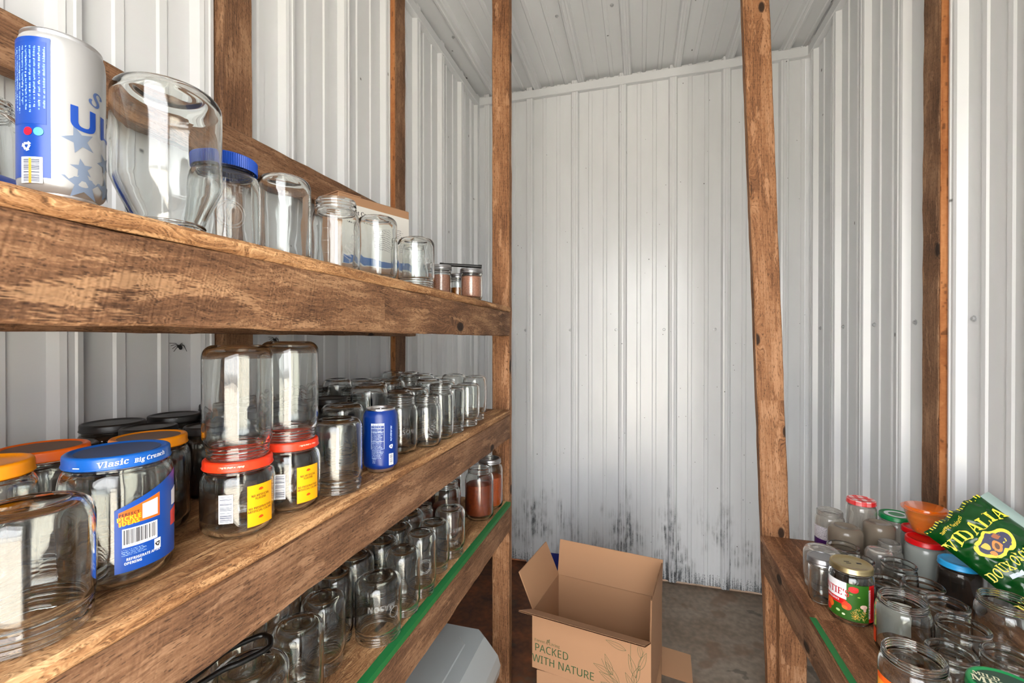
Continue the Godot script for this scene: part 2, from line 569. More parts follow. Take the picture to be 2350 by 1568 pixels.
# ---------------------------------------------------------------- scene
func _ready() -> void:
	rng.seed = 7
	sans = SystemFont.new(); sans.font_names = PackedStringArray(["Droid Sans"])
	sans_bold = SystemFont.new(); sans_bold.font_names = PackedStringArray(["Droid Sans"]); sans_bold.font_weight = 700
	serif_bold = SystemFont.new(); serif_bold.font_names = PackedStringArray(["Droid Serif"]); serif_bold.font_weight = 700

	# camera
	var cam := Camera3D.new()
	cam.name = "camera"
	cam.position = Vector3(0, 1.3, 0)
	cam.rotation = Vector3(-0.005, 0.2795, 0)
	cam.fov = rad_to_deg(2.0 * atan(784.0 / 1025.4))
	cam.near = 0.03
	cam.current = true
	add_child(cam)

	# bright overcast sky, seen by the shed through its doorway
	var env := Environment.new()
	var sky := Sky.new()
	var sm := ProceduralSkyMaterial.new()
	sm.sky_top_color = Color(0.985, 0.99, 1.0)
	sm.sky_horizon_color = Color(1.0, 0.995, 0.98)
	sm.ground_bottom_color = Color(0.62, 0.60, 0.57)
	sm.ground_horizon_color = Color(0.80, 0.80, 0.79)
	sm.sky_energy_multiplier = 1.0
	sm.ground_energy_multiplier = 1.0
	sky.sky_material = sm
	env.background_mode = Environment.BG_SKY
	env.sky = sky
	env.tonemap_mode = Environment.TONE_MAPPER_LINEAR
	env.tonemap_exposure = EXPOSURE
	env.sdfgi_enabled = true
	env.ssao_enabled = true
	env.ssil_enabled = true
	# directional light added behind the shed; its bounce off the ground brightens the ceiling
	var added_sun := DirectionalLight3D.new()
	added_sun.name = "added_sun"
	added_sun.rotation = Vector3(deg_to_rad(-52), deg_to_rad(165), 0)
	added_sun.light_energy = SUN
	added_sun.light_color = Color(1.0, 0.97, 0.92)
	added_sun.light_angular_distance = 0.6
	added_sun.shadow_enabled = true
	add_child(added_sun)
	var we := WorldEnvironment.new()
	we.name = "environment"
	we.environment = env
	add_child(we)

	make_materials()
	setting()
	left_shelves()
	right_bench()
	top_shelf_things()
	middle_shelf_things()
	lower_shelf_things()
	bench_things()
	floor_things()

const SUN := 2.0
const EXPOSURE := 10.2
const XL := -0.943
const XR := 0.81
const ZB := -2.518
const ZF := 0.42
const HC := 2.744

func make_materials() -> void:
	M.sheet = plain("painted_metal", Color.WHITE, 0.34)
	M.sheet.albedo_texture = sheet_tex(512, 512, 3, 0.0)
	M.sheet_back = plain("painted_metal_stained", Color.WHITE, 0.26)
	M.sheet_back.albedo_texture = sheet_tex(896, 1344, 8, 1.0)
	M.sheet_back.texture_repeat = false
	M.flash = plain("flashing_white", Color(0.83, 0.84, 0.85), 0.4)
	M.concrete = plain("concrete", Color.WHITE, 0.75)
	M.concrete.albedo_texture = floor_tex(640, 640)
	M.screw = plain("zinc_screw", Color(0.72, 0.73, 0.74), 0.4, 0.6)
	var br := wood_tex(1536, 288, 21, Color(0.31, 0.215, 0.155), Color(0.475, 0.345, 0.25), Color(0.60, 0.465, 0.355), 4, 0.0, 0.06)
	M.wood_brown = wood_mat("sawn_timber_brown", br)
	var og := wood_tex(1280, 256, 45, Color(0.36, 0.235, 0.15), Color(0.55, 0.385, 0.26), Color(0.67, 0.51, 0.385), 4, 0.0, 0.10)
	M.wood_orange = wood_mat("sawn_timber_orange", og)
	var st := wood_tex(1536, 288, 77, Color(0.28, 0.19, 0.13), Color(0.45, 0.32, 0.225), Color(0.64, 0.50, 0.37), 2, 0.18, 0.18)
	M.wood_barked = wood_mat("sawn_timber_half_stripped", st, 0.75, 0.2)
	var fl := wood_tex(1280, 448, 99, Color(0.36, 0.23, 0.14), Color(0.62, 0.45, 0.30), Color(0.82, 0.66, 0.48), 6, 0.6, 0.25)
	M.wood_deck = wood_mat("flaky_shelf_board", fl, 0.7, 0.15)
	var fr := wood_tex(512, 64, 160, Color(0.52, 0.31, 0.17), Color(0.65, 0.42, 0.25), Color(0.74, 0.52, 0.34), 1)
	M.wood_fresh = wood_mat("fresh_cut_timber", fr)
	var bd := wood_tex(1024, 512, 140, Color(0.31, 0.19, 0.12), Color(0.48, 0.32, 0.215), Color(0.68, 0.50, 0.36), 4, 1.2, 0.2)
	M.wood_bench = wood_mat("flaky_bench_board", bd, 0.6, 0.15)
	M.glass_film = filmed_glass("filmy_glass", Color(0.90, 0.885, 0.86), 0.12, 0.03)
	M.glass_cloudy = filmed_glass("cloudy_glass", Color(0.74, 0.76, 0.74), 0.42, 0.12)
	M.tub_plastic = thin_glass("tub_plastic", Color(0.93, 0.62, 0.28), 0.20, 0.08)
	M.card_a = plain("kraft_card", Color(0.66, 0.50, 0.37), 0.85)
	M.card_b = plain("kraft_card_inner", Color(0.66, 0.50, 0.37), 0.85)
	M.green_paint = plain("green_paint", Color(0.07, 0.42, 0.20), 0.55)
	M.glass = solid_glass("clear_glass")
	M.emboss = thin_glass("raised_glass", Color(0.85, 0.85, 0.84), 0.15)
	M.glass_dusty = filmed_glass("dusty_glass", Color(0.56, 0.51, 0.45), 0.60, 0.18)
	M.glass_smoky = filmed_glass("smoky_glass", Color(0.42, 0.38, 0.35), 0.10, 0.02)
	M.alu = plain("aluminium", Color(0.85, 0.85, 0.86), 0.28, 1.0)
	M.zinc = plain("zinc_band", Color(0.66, 0.66, 0.67), 0.35, 1.0)
	M.gold = plain("brass_lid", Color(0.72, 0.66, 0.50), 0.35, 1.0)
	M.lid_dark = plain("dark_lid", Color(0.10, 0.095, 0.10), 0.35)
	M.lid_yellow = plain("yellow_lid", Color(0.96, 0.58, 0.03), 0.35)
	M.lid_orange = plain("orange_lid", Color(0.93, 0.40, 0.03), 0.35)
	M.lid_vermilion = plain("vermilion_lid", Color(0.93, 0.22, 0.08), 0.35)
	M.lid_blue = plain("blue_lid", Color(0.03, 0.33, 0.66), 0.3)
	M.lid_red = plain("red_lid", Color(0.80, 0.03, 0.07), 0.3)
	M.lid_green = plain("green_lid", Color(0.02, 0.48, 0.25), 0.35)
	M.lid_sky = plain("light_blue_lid", Color(0.15, 0.62, 0.86), 0.35)
	M.blue_plastic = plain("blue_plastic", Color(0.04, 0.27, 0.66), 0.4)
	M.white_ink = plain("white_ink", Color(0.92, 0.93, 0.95), 0.5)
	M.black_ink = plain("black_ink", Color(0.05, 0.05, 0.06), 0.5)
	M.dust = plain("dusty_panel", Color(0.50, 0.42, 0.38), 0.8)

func setting() -> void:
	var rear := clad("wall_back", Vector3(0, 0.014, ZB), Basis.IDENTITY, [XL + 0.006, -0.485, 0.29, XR - 0.006], HC + 0.05 - 0.014, [-0.873, -0.613, -0.353, -0.093, 0.165, 0.423, 0.685], M.sheet_back)
	# side walls: x along the wall
	var lr := []
	for k in 13:
		lr.append(-(-0.026 - 0.247 * k) - 0.0)
	var left := clad("wall_left", Vector3(XL, 0, 0.0), Basis(Vector3(0, 0, -1), Vector3.UP, Vector3.RIGHT), [-ZF, 0.2, 0.94, 1.68, 2.42, 2.5125], HC + 0.05, [-0.468, -0.221] + lr, M.sheet)
	var rr := []
	for k in 13:
		rr.append(-2.459 + 0.2515 * k)
	var right := clad("wall_right", Vector3(XR, 0, 0.0), Basis(Vector3(0, 0, 1), Vector3.UP, Vector3.LEFT), [-2.5125, -1.75, -1.0, -0.25, ZF], HC + 0.05, rr, M.sheet)
	var top := clad("ceiling", Vector3(0, HC, ZF), Basis(Vector3.RIGHT, Vector3(0, 0, -1), Vector3.DOWN), [XL - 0.05, -0.46, 0.30, XR + 0.05], ZF - ZB + 0.05, [-0.82, -0.568, -0.316, -0.068, 0.185, 0.437, 0.69], M.sheet)
	# flashing strips under the ceiling
	var b := Buf.new()
	boxed(b, Vector3(XL, 2.681, ZB + 0.024), Vector3(XR, 2.723, ZB + 0.028), 0.001)
	boxed(b, Vector3(XL, 2.680, ZB + 0.0), Vector3(XR, 2.684, ZB + 0.026), 0.001)
	part("flashing", b.mesh(), M.flash, rear, -rear.position)
	for q in [[left, XL, 1.0], [right, XR, -1.0]]:
		b = Buf.new()
		var x0: float = q[1]
		var s: float = q[2]
		boxed(b, Vector3(minf(x0 + 0.024 * s, x0 + 0.028 * s), 2.681, ZB + 0.02), Vector3(maxf(x0 + 0.024 * s, x0 + 0.028 * s), 2.723, ZF), 0.001)
		boxed(b, Vector3(minf(x0, x0 + 0.026 * s), 2.680, ZB + 0.02), Vector3(maxf(x0, x0 + 0.026 * s), 2.684, ZF), 0.001)
		part("flashing", b.mesh(), M.flash, q[0], -q[0].position)
	# timber added behind the corner gaps to block sky light and darken them
	b = Buf.new()
	boxed(b, Vector3(XL - 0.06, 0, ZB - 0.08), Vector3(XL + 0.04, HC, ZB - 0.014))
	part("added_corner_post", b.mesh(), M.wood_brown, left, -left.position)
	b = Buf.new()
	boxed(b, Vector3(XR - 0.04, 0, ZB - 0.08), Vector3(XR + 0.06, HC, ZB - 0.014))
	part("added_corner_post", b.mesh(), M.wood_brown, right, -right.position)
	b = Buf.new()
	boxed(b, Vector3(XL - 0.06, 0, ZB - 0.10), Vector3(XR + 0.06, 0.2, ZB - 0.055))
	part("sill_timber", b.mesh(), M.wood_brown, rear, -rear.position)
	# screws
	var sc := screw_mesh()
	for x in [-0.64, -0.38, -0.128, 0.122, 0.372]:
		var o := part("screw", sc, M.screw, rear, Vector3(x, 1.352, ZB) - rear.position)
		o.basis = Basis(Vector3.RIGHT, Vector3(0, 0, 1), Vector3.DOWN)
	for z in [-2.405, -2.16, -1.905, -1.655, -1.405]:
		var o := part("screw", sc, M.screw, right, Vector3(XR, 1.352, z) - right.position)
		o.basis = Basis(Vector3.UP, Vector3.LEFT, Vector3.BACK)
	for p in [Vector2(-0.36, -1.98), Vector2(-0.12, -1.98), Vector2(0.13, -1.98), Vector2(-0.86, -1.98)]:
		var o := part("screw", sc, M.screw, top, Vector3(p.x, HC, p.y) - top.position)
		o.basis = Basis(Vector3.RIGHT, Vector3.DOWN, Vector3.FORWARD)
	# studs and rail on the side walls
	board("stud", left, Vector3(XL, 0, -0.872), Vector3(-0.905, HC - 0.001, -0.789), "y", M.wood_brown, 3)
	board("stud", left, Vector3(XL, 0, -1.607), Vector3(-0.905, HC - 0.001, -1.531), "y", M.wood_brown, 5)
	board("stud_lining", left, Vector3(XL, 0, -1.5305), Vector3(-0.906, HC - 0.001, -1.5255), "y", M.wood_fresh, 6, 0.0004, 0.001)
	board("rail", left, Vector3(-0.905, 1.688, -1.50), Vector3(-0.868, 1.770, 0.55), "z", M.wood_brown, 8)
	board("stud", right, Vector3(0.777, 0, -1.557), Vector3(XR + 0.002, HC - 0.001, -1.483), "y", M.wood_brown, 11)
	board("stud_lining", right, Vector3(0.778, 0, -1.4825), Vector3(XR + 0.002, HC - 0.001, -1.4775), "y", M.wood_fresh, 12, 0.0004, 0.001)
	# front wall with the doorway behind the camera
	var fr := structure("wall_front")
	for q in [[Vector3(XL - 0.03, 0, ZF), Vector3(DOOR_L, HC + 0.03, ZF + 0.06)], [Vector3(DOOR_R, 0, ZF), Vector3(XR + 0.03, HC + 0.03, ZF + 0.06)], [Vector3(DOOR_L, DOOR_H, ZF), Vector3(DOOR_R, HC + 0.03, ZF + 0.06)]]:
		b = Buf.new()
		boxed(b, q[0], q[1], 0.001)
		part("panel", b.mesh(), M.flash, fr)
	# floor slab and the ground outside
	var fl := structure("floor")
	b = Buf.new()
	b.quad(Vector3(XL - 0.06, 0, ZB - 0.10), Vector3(XR + 0.06, 0, ZB - 0.10), Vector3(XR + 0.06, 0, ZF + 0.06), Vector3(XL - 0.06, 0, ZF + 0.06), Vector3.UP, Vector2(0, 0), Vector2(0.64, 0), Vector2(0.64, 1), Vector2(0, 1))
	part("slab", b.mesh(), M.concrete, fl)
	b = Buf.new()
	boxed(b, Vector3(XL - 0.06, -0.12, ZB - 0.10), Vector3(XR + 0.06, -0.001, ZF + 0.06))
	part("footing", b.mesh(), M.flash, fl)
	var gr := structure("ground")
	b = Buf.new()
	boxed(b, Vector3(-14, -0.22, ZF + 0.06), Vector3(14, -0.12, 24))
	part("gravel", b.mesh(), plain("pale_gravel", Color(0.72, 0.70, 0.66), 0.9), gr)

const DOOR_L := -0.52
const DOOR_R := 0.56
const DOOR_H := 2.25

func left_shelves() -> void:
	var t := thing("storage_shelf", "rough sawn timber shelves against the metal wall, full of glass jars", "shelf", Vector3(-0.7, 0, -0.75))
	var z0 := -1.566
	var z1 := 0.16
	board("front_rail", t, Vector3(-0.496, 1.313, z0), Vector3(-0.458, 1.400, z1), "z", M.wood_barked, 13, 0.0016)
	board("front_rail", t, Vector3(-0.496, 0.937, z0), Vector3(-0.458, 1.024, z1), "z", M.wood_brown, 14, 0.0016)
	board("front_rail", t, Vector3(-0.496, 0.598, z0), Vector3(-0.458, 0.688, z1), "z", M.wood_brown, 16, 0.0016)
	board("shelf_board", t, Vector3(-0.902, 1.400, z0), Vector3(-0.455, 1.418, z1), "z", M.wood_deck, 17, 0.0005, 0.004)
	board("shelf_board", t, Vector3(-0.902, 1.024, z0), Vector3(-0.455, 1.042, z1), "z", M.wood_deck, 18, 0.0005, 0.004)
	board("shelf_board", t, Vector3(-0.902, 0.688, z0), Vector3(-0.455, 0.706, z1), "z", M.wood_deck, 19, 0.0005, 0.004)
	board("rear_rail", t, Vector3(-0.904, 1.312, -1.622), Vector3(-0.868, 1.399, z1), "z", M.wood_brown, 22)
	board("rear_rail", t, Vector3(-0.904, 0.936, -1.622), Vector3(-0.868, 1.023, z1), "z", M.wood_brown, 23)
	board("rear_rail", t, Vector3(-0.904, 0.600, -1.622), Vector3(-0.868, 0.687, z1), "z", M.wood_brown, 24)
	board("post", t, Vector3(-0.527, 0, -1.606), Vector3(-0.4615, HC - 0.02, -1.568), "y", M.wood_orange, 26, 0.0009)
	board("post", t, Vector3(-0.527, 0, 0.162), Vector3(-0.4615, HC - 0.02, 0.20), "y", M.wood_orange, 27, 0.0016)
	# stripe of green paint along the front edge of the lowest board
	var b := Buf.new()
	boxed(b, Vector3(-0.470, 0.7058, z0 + 0.006), Vector3(-0.4525, 0.7072, z1), 0.0003)
	boxed(b, Vector3(-0.4548, 0.694, z0 + 0.006), Vector3(-0.4530, 0.7066, z1), 0.0003)
	part("green_edge_stripe", b.mesh(), M.green_paint, t, -t.position)

func right_bench() -> void:
	var t := thing("work_bench", "timber bench with a flaky board top crowded with empty jars", "bench", Vector3(0.58, 0, -0.75))
	board("bench_board", t, Vector3(0.353, 0.684, -1.521), Vector3(0.776, 0.700, 0.16), "z", M.wood_bench, 31, 0.0005, 0.003)
	board("front_rail", t, Vector3(0.356, 0.596, -1.521), Vector3(0.394, 0.684, 0.16), "z", M.wood_brown, 33, 0.0014)
	board("rear_rail", t, Vector3(0.736, 0.596, -1.521), Vector3(0.774, 0.684, 0.16), "z", M.wood_brown, 34)
	board("leg", t, Vector3(0.397, 0, -1.518), Vector3(0.468, 0.683, -1.480), "y", M.wood_orange, 36)
	board("leg", t, Vector3(0.397, 0, 0.11), Vector3(0.468, 0.683, 0.148), "y", M.wood_orange, 37)
	var p := part("post", board_mesh(2.72, 0.0735, 0.037, 41, 0.0009), M.wood_orange, t)
	p.basis = Basis(Vector3.BACK, 0.0359) * Basis(Vector3.UP, Vector3.LEFT, Vector3.BACK)
	p.position = Vector3(0.4225 - 0.0359 * 1.365, 1.365, -1.541) - t.position
	var b := Buf.new()
	boxed(b, Vector3(0.3515, 0.6995, -1.10), Vector3(0.364, 0.7012, 0.15), 0.0003)
	part("green_edge_stripe", b.mesh(), M.green_paint, t, -t.position)

# ---------------------------------------------------------------- jars, lids and cans
var jar_cache := {}

func neck_of(kind: String, r: float) -> float:
	return r * {"mason": 0.80, "wide": 0.94, "food": 0.87, "round": 0.66, "tall": 0.84, "smooth": 0.95}[kind]

func jar_mesh(kind: String, r: float, h: float, seg: int) -> ArrayMesh:
	var key := "%s %.4f %.4f %d" % [kind, r, h, seg]
	if jar_cache.has(key):
		return jar_cache[key]
	var rn := neck_of(kind, r)
	var nh: float = {"mason": 0.019, "wide": 0.020, "food": 0.015, "round": 0.013, "tall": 0.021, "smooth": 0.012}[kind]
	var sh: float = {"mason": r * 0.50, "wide": 0.009, "food": r * 0.42, "round": h * 0.27, "tall": r * 0.62, "smooth": 0.012}[kind]
	var t := 0.0027
	var rb := 0.016
	var yn := h - nh
	var ys := yn - sh
	var p := PackedVector2Array()
	p.append_array([Vector2(0, 0.0030), Vector2(r * 0.40, 0.0026), Vector2(r * 0.56, 0.0014), Vector2(r * 0.61, 0.0003), Vector2(r * 0.65, 0.0)])
	for k in 6:
		var a := PI / 2 * (k + 1) / 6.0
		p.append(Vector2(lerpf(r * 0.65, r, sin(a)), rb * (1 - cos(a))))
	p.append(Vector2(r * 1.0, lerpf(rb, ys, 0.5)))
	for k in 9:
		var a := PI / 2 * k / 8.0
		if kind == "round":
			var s := k / 8.0
			p.append(Vector2(lerpf(r, rn, smoothstep(0.0, 1.0, s) * 0.22 + s * 0.78), ys + sh * s))
		else:
			p.append(Vector2(rn + (r - rn) * cos(a), ys + sh * sin(a)))
	# collar and two thread beads
	var beads := [[0.10, -0.0002], [0.35, -0.0002], [0.50, 0.0008], [0.62, 0.0014], [0.78, 0.0015], [0.90, 0.0008]]
	if kind != "smooth":
		beads = [[0.10, 0.0], [0.16, 0.0011], [0.26, 0.0014], [0.33, 0.0002], [0.40, 0.0], [0.45, 0.0009], [0.52, 0.0011], [0.58, 0.0001], [0.66, 0.0001], [0.71, 0.0009], [0.78, 0.0010], [0.84, 0.0], [0.93, 0.0]]
	for q in beads:
		p.append(Vector2(rn + q[1], yn + nh * q[0]))
	p.append_array([Vector2(rn - 0.0006, h - 0.0006), Vector2(rn - 0.0015, h), Vector2(rn - 0.0025, h), Vector2(rn - 0.0033, h - 0.0008)])
	p.append(Vector2(rn - 0.0034, yn + nh * 0.5))
	var ri := r - t
	var rni := rn - 0.0034
	for k in 9:
		var a := PI / 2 * (8 - k) / 8.0
		if kind == "round":
			var s := (8 - k) / 8.0
			p.append(Vector2(lerpf(ri, rni, smoothstep(0.0, 1.0, s) * 0.22 + s * 0.78), ys + sh * s - 0.002))
		else:
			p.append(Vector2(rni + (ri - rni) * cos(a), ys + sh * sin(a) - 0.002))
	p.append(Vector2(ri, lerpf(rb + 0.006, ys, 0.5)))
	for k in 6:
		var a := PI / 2 * (5 - k) / 5.0
		p.append(Vector2(lerpf(r * 0.68, ri, sin(a)), 0.0075 + 0.009 * (1 - sin(PI / 2 - (PI / 2 - a)) ) if false else 0.0046 + 0.0150 * (1 - cos(a))))
	p.append_array([Vector2(r * 0.45, 0.0052), Vector2(0, 0.0058)])
	var m := lathe(p, seg, 0.75, 0.012 if kind == "round" else 0.03)
	jar_cache[key] = m
	return m

func lid_mesh(r: float, h: float, seg := 48) -> ArrayMesh:
	return lathe(PackedVector2Array([Vector2(r - 0.0030, 0.0004), Vector2(r - 0.0018, 0.0), Vector2(r - 0.0002, 0.0003), Vector2(r + 0.0004, 0.0014), Vector2(r, 0.0026), Vector2(r - 0.0005, 0.0034), Vector2(r - 0.0005, h - 0.0032), Vector2(r - 0.0010, h - 0.0014), Vector2(r - 0.0022, h - 0.0003), Vector2(r - 0.0038, h), Vector2(r - 0.0055, h - 0.0004), Vector2(r - 0.0066, h - 0.0018), Vector2(r * 0.5, h - 0.0016), Vector2(0, h - 0.0016), Vector2(0, h - 0.003), Vector2(r - 0.0035, h - 0.003), Vector2(r - 0.0030, 0.0004)]), seg, 0.55)

func ribbed_lid_mesh(r: float, h: float, teeth := 90) -> ArrayMesh:
	var b := Buf.new()
	for i in teeth:
		var a0 := TAU * i / teeth
		var a1 := TAU * (i + 0.5) / teeth
		var a2 := TAU * (i + 1) / teeth
		var p0 := Vector3(cos(a0), 0, sin(a0))
		var p1 := Vector3(cos(a1), 0, sin(a1))
		var p2 := Vector3(cos(a2), 0, sin(a2))
		for q in [[p0 * (r - 0.0008), p1 * (r + 0.0003)], [p1 * (r + 0.0003), p2 * (r - 0.0008)]]:
			var d: Vector3 = q[1] - q[0]
			var nn := Vector3(d.z, 0, -d.x).normalized()
			if nn.dot(q[0]) < 0:
				nn = -nn
			b.quad(q[0], q[1], q[1] + Vector3.UP * (h - 0.002), q[0] + Vector3.UP * (h - 0.002), nn)
	lathe_into(b, PackedVector2Array([Vector2(r - 0.0004, h - 0.0024), Vector2(r - 0.0014, h - 0.0006), Vector2(r - 0.003, h), Vector2(0, h), Vector2(0, h - 0.002), Vector2(r - 0.003, h - 0.002)]), 64, 0.55)
	return b.mesh()

func band_mesh(r: float, h: float) -> ArrayMesh:
	return lathe(PackedVector2Array([Vector2(r - 0.002, 0.0), Vector2(r + 0.0006, 0.0004), Vector2(r + 0.0008, 0.0016), Vector2(r - 0.0002, 0.003), Vector2(r - 0.0002, 0.005), Vector2(r + 0.0005, 0.006), Vector2(r - 0.0002, 0.007), Vector2(r - 0.0002, h - 0.003), Vector2(r - 0.001, h - 0.0008), Vector2(r - 0.003, h), Vector2(r - 0.0065, h), Vector2(r - 0.0065, h - 0.0012), Vector2(r - 0.003, h - 0.0015), Vector2(r - 0.002, 0.0)]), 48, 0.6)

# a jar: base at pos; returns its root (or its single mesh)
func jar(called: String, label: String, kind: String, pos: Vector3, r: float, h: float, inverted: bool, glass: Material, group := "", lid: Material = null, lid_h := 0.012, seg := 56) -> Node3D:
	var gh := h if lid == null else h - 0.002
	var gm := jar_mesh(kind, r, gh, seg)
	if lid == null and called == "glass_jar":
		var o := part(called, gm, glass, self, pos)
		if inverted:
			o.basis = Basis(Vector3.RIGHT, PI)
			o.position.y += h
		tag(o, label, "jar", group)
		return o
	var t := thing(called, label, "jar", pos, group)
	var g := part("glass_body", gm, glass, t)
	if inverted:
		g.basis = Basis(Vector3.RIGHT, PI)
		g.position.y = h
	if lid:
		part("lid", lid_mesh(neck_of(kind, r) + 0.0032, lid_h, 56), lid, t, Vector3(0, h - lid_h, 0))
	return t

func contents_mesh(r: float, y0: float, y1: float, top_r: float) -> ArrayMesh:
	return lathe(PackedVector2Array([Vector2(0, y0), Vector2(r * 0.8, y0), Vector2(r * 0.97, y0 + 0.004), Vector2(r, y0 + 0.010), Vector2(r, lerpf(y0, y1, 0.75)), Vector2(lerpf(r, top_r, 0.5), lerpf(y0, y1, 0.93)), Vector2(top_r, y1 - 0.001), Vector2(top_r - 0.002, y1), Vector2(0, y1)]), 48)

func can_profile(r: float, h: float, k := 1.0) -> Array:
	# k > 1 gives a straighter neck
	var body := PackedVector2Array([Vector2(r * 0.80, 0.0062), Vector2(r * 0.93, 0.0095), Vector2(r * 0.985, 0.0125), Vector2(r, 0.016), Vector2(r, h * 0.5), Vector2(r, h - 0.018 / k), Vector2(r * lerpf(1.0, 0.985, 1.0 / k), h - 0.0135 / k), Vector2(r * minf(0.99, 0.93 * sqrt(k)), h - 0.009 / k), Vector2(r * 0.86 * k, h - 0.0052), Vector2(r * 0.835 * k, h - 0.0040)])
	var foot := PackedVector2Array([Vector2(0, 0.010), Vector2(r * 0.45, 0.0085), Vector2(r * 0.66, 0.004), Vector2(r * 0.70, 0.0005), Vector2(r * 0.73, 0.0), Vector2(r * 0.765, 0.0012), Vector2(r * 0.80, 0.0062)])
	var lidp := PackedVector2Array([Vector2(r * 0.835 * k, h - 0.0040), Vector2(r * 0.845 * k, h - 0.002), Vector2(r * 0.845 * k, h - 0.0008), Vector2(r * 0.825 * k, h), Vector2(r * 0.80 * k, h - 0.0006), Vector2(r * 0.785 * k, h - 0.004), Vector2(r * 0.74 * k, h - 0.0058), Vector2(r * 0.70 * k, h - 0.0042), Vector2(0, h - 0.0040)])
	return [lathe(body, 64, 0.6), lathe(foot, 48, 0.6), lathe(lidp, 48, 0.6)]

func tab_mesh() -> ArrayMesh:
	var b := Buf.new()
	boxed(b, Vector3(-0.006, 0, -0.008), Vector3(0.006, 0.0012, 0.012), 0.0005)
	lathe_into(b, PackedVector2Array([Vector2(0.003, 0.0012), Vector2(0.0028, 0.002), Vector2(0, 0.0022)]), 12)
	return b.mesh()

func star_points(r: float, turn: float, inner := 0.42) -> PackedVector2Array:
	var p := PackedVector2Array()
	for k in 10:
		p.append(Vector2(0, r if k % 2 == 0 else r * inner).rotated(turn + TAU * k / 10.0))
	return p

func toward_camera(p: Vector3) -> float:
	# angle (0 = +x, PI/2 = +z) of the side of a round thing at p that faces the aisle in front of the doorway
	return atan2(-p.z, -p.x)

func recycle_mesh(s: float, r: float, a0: float, y: float) -> ArrayMesh:
	var b := Buf.new()
	for k in 3:
		var pts := PackedVector2Array()
		for q in [Vector2(-0.32, 0.40), Vector2(0.20, 0.40), Vector2(0.20, 0.55), Vector2(0.52, 0.27), Vector2(0.20, 0.02), Vector2(0.20, 0.16), Vector2(-0.18, 0.16)]:
			pts.append((q * s).rotated(-TAU * k / 3.0))
		var ids := Geometry2D.triangulate_polygon(pts)
		var k0 := b.v.size()
		for p in pts:
			var a := a0 - p.x / r
			b.vert(Vector3(cos(a) * r, y + p.y, sin(a) * r), Vector3(cos(a), 0, sin(a)))
		for i in range(0, ids.size(), 3):
			var cr := (pts[ids[i + 1]] - pts[ids[i]]).cross(pts[ids[i + 2]] - pts[ids[i]])
			b.ix.append_array([k0 + ids[i], k0 + ids[i + 2], k0 + ids[i + 1]] if cr > 0 else [k0 + ids[i], k0 + ids[i + 1], k0 + ids[i + 2]])
	return b.mesh()

# ---------------------------------------------------------------- things on the top shelf
const LIFT := 0.0018
const TOP := 1.418
const MIDDLE := 1.042
const LOW := 0.706
const BENCH := 0.700

func can_thing(called: String, label: String, pos: Vector3, r: float, h: float, paint: Material, k := 1.0) -> Node3D:
	var t := thing(called, label, "can", pos)
	var m := can_profile(r, h, k)
	part("can_body", m[0], paint, t)
	part("can_base", m[1], M.alu, t)
	var top := part("can_top", m[2], M.alu, t)
	part("pull_tab", tab_mesh(), M.alu, top, Vector3(0, h - 0.0038, 0))
	return t

func small_print(w: int, h: int, sd: int, paper: Color, ink: Color, rows: int, columns := 1) -> Image:
	# rows of small print that cannot be read at this distance
	var im := Image.create(w, h, false, Image.FORMAT_RGB8)
	im.fill(paper)
	var r := RandomNumberGenerator.new()
	r.seed = sd
	var rh := float(h) / rows
	for c in columns:
		var x0 := int(w * (c + 0.06) / columns)
		var x1 := int(w * (c + 0.94) / columns)
		for k in rows:
			var x := x0
			var stop := x1 - int(r.randf() * 0.25 * (x1 - x0))
			while x < stop:
				var k2 := r.randi_range(1, 3)
				im.fill_rect(Rect2i(x, int(k * rh + rh * (0.22 + 0.1 * r.randf())), k2, maxi(1, int(rh * (0.3 + 0.25 * r.randf())))), ink.lerp(paper, r.randf() * 0.35))
				x += k2 + 1 + (3 if r.randf() < 0.2 else 0)
	return im

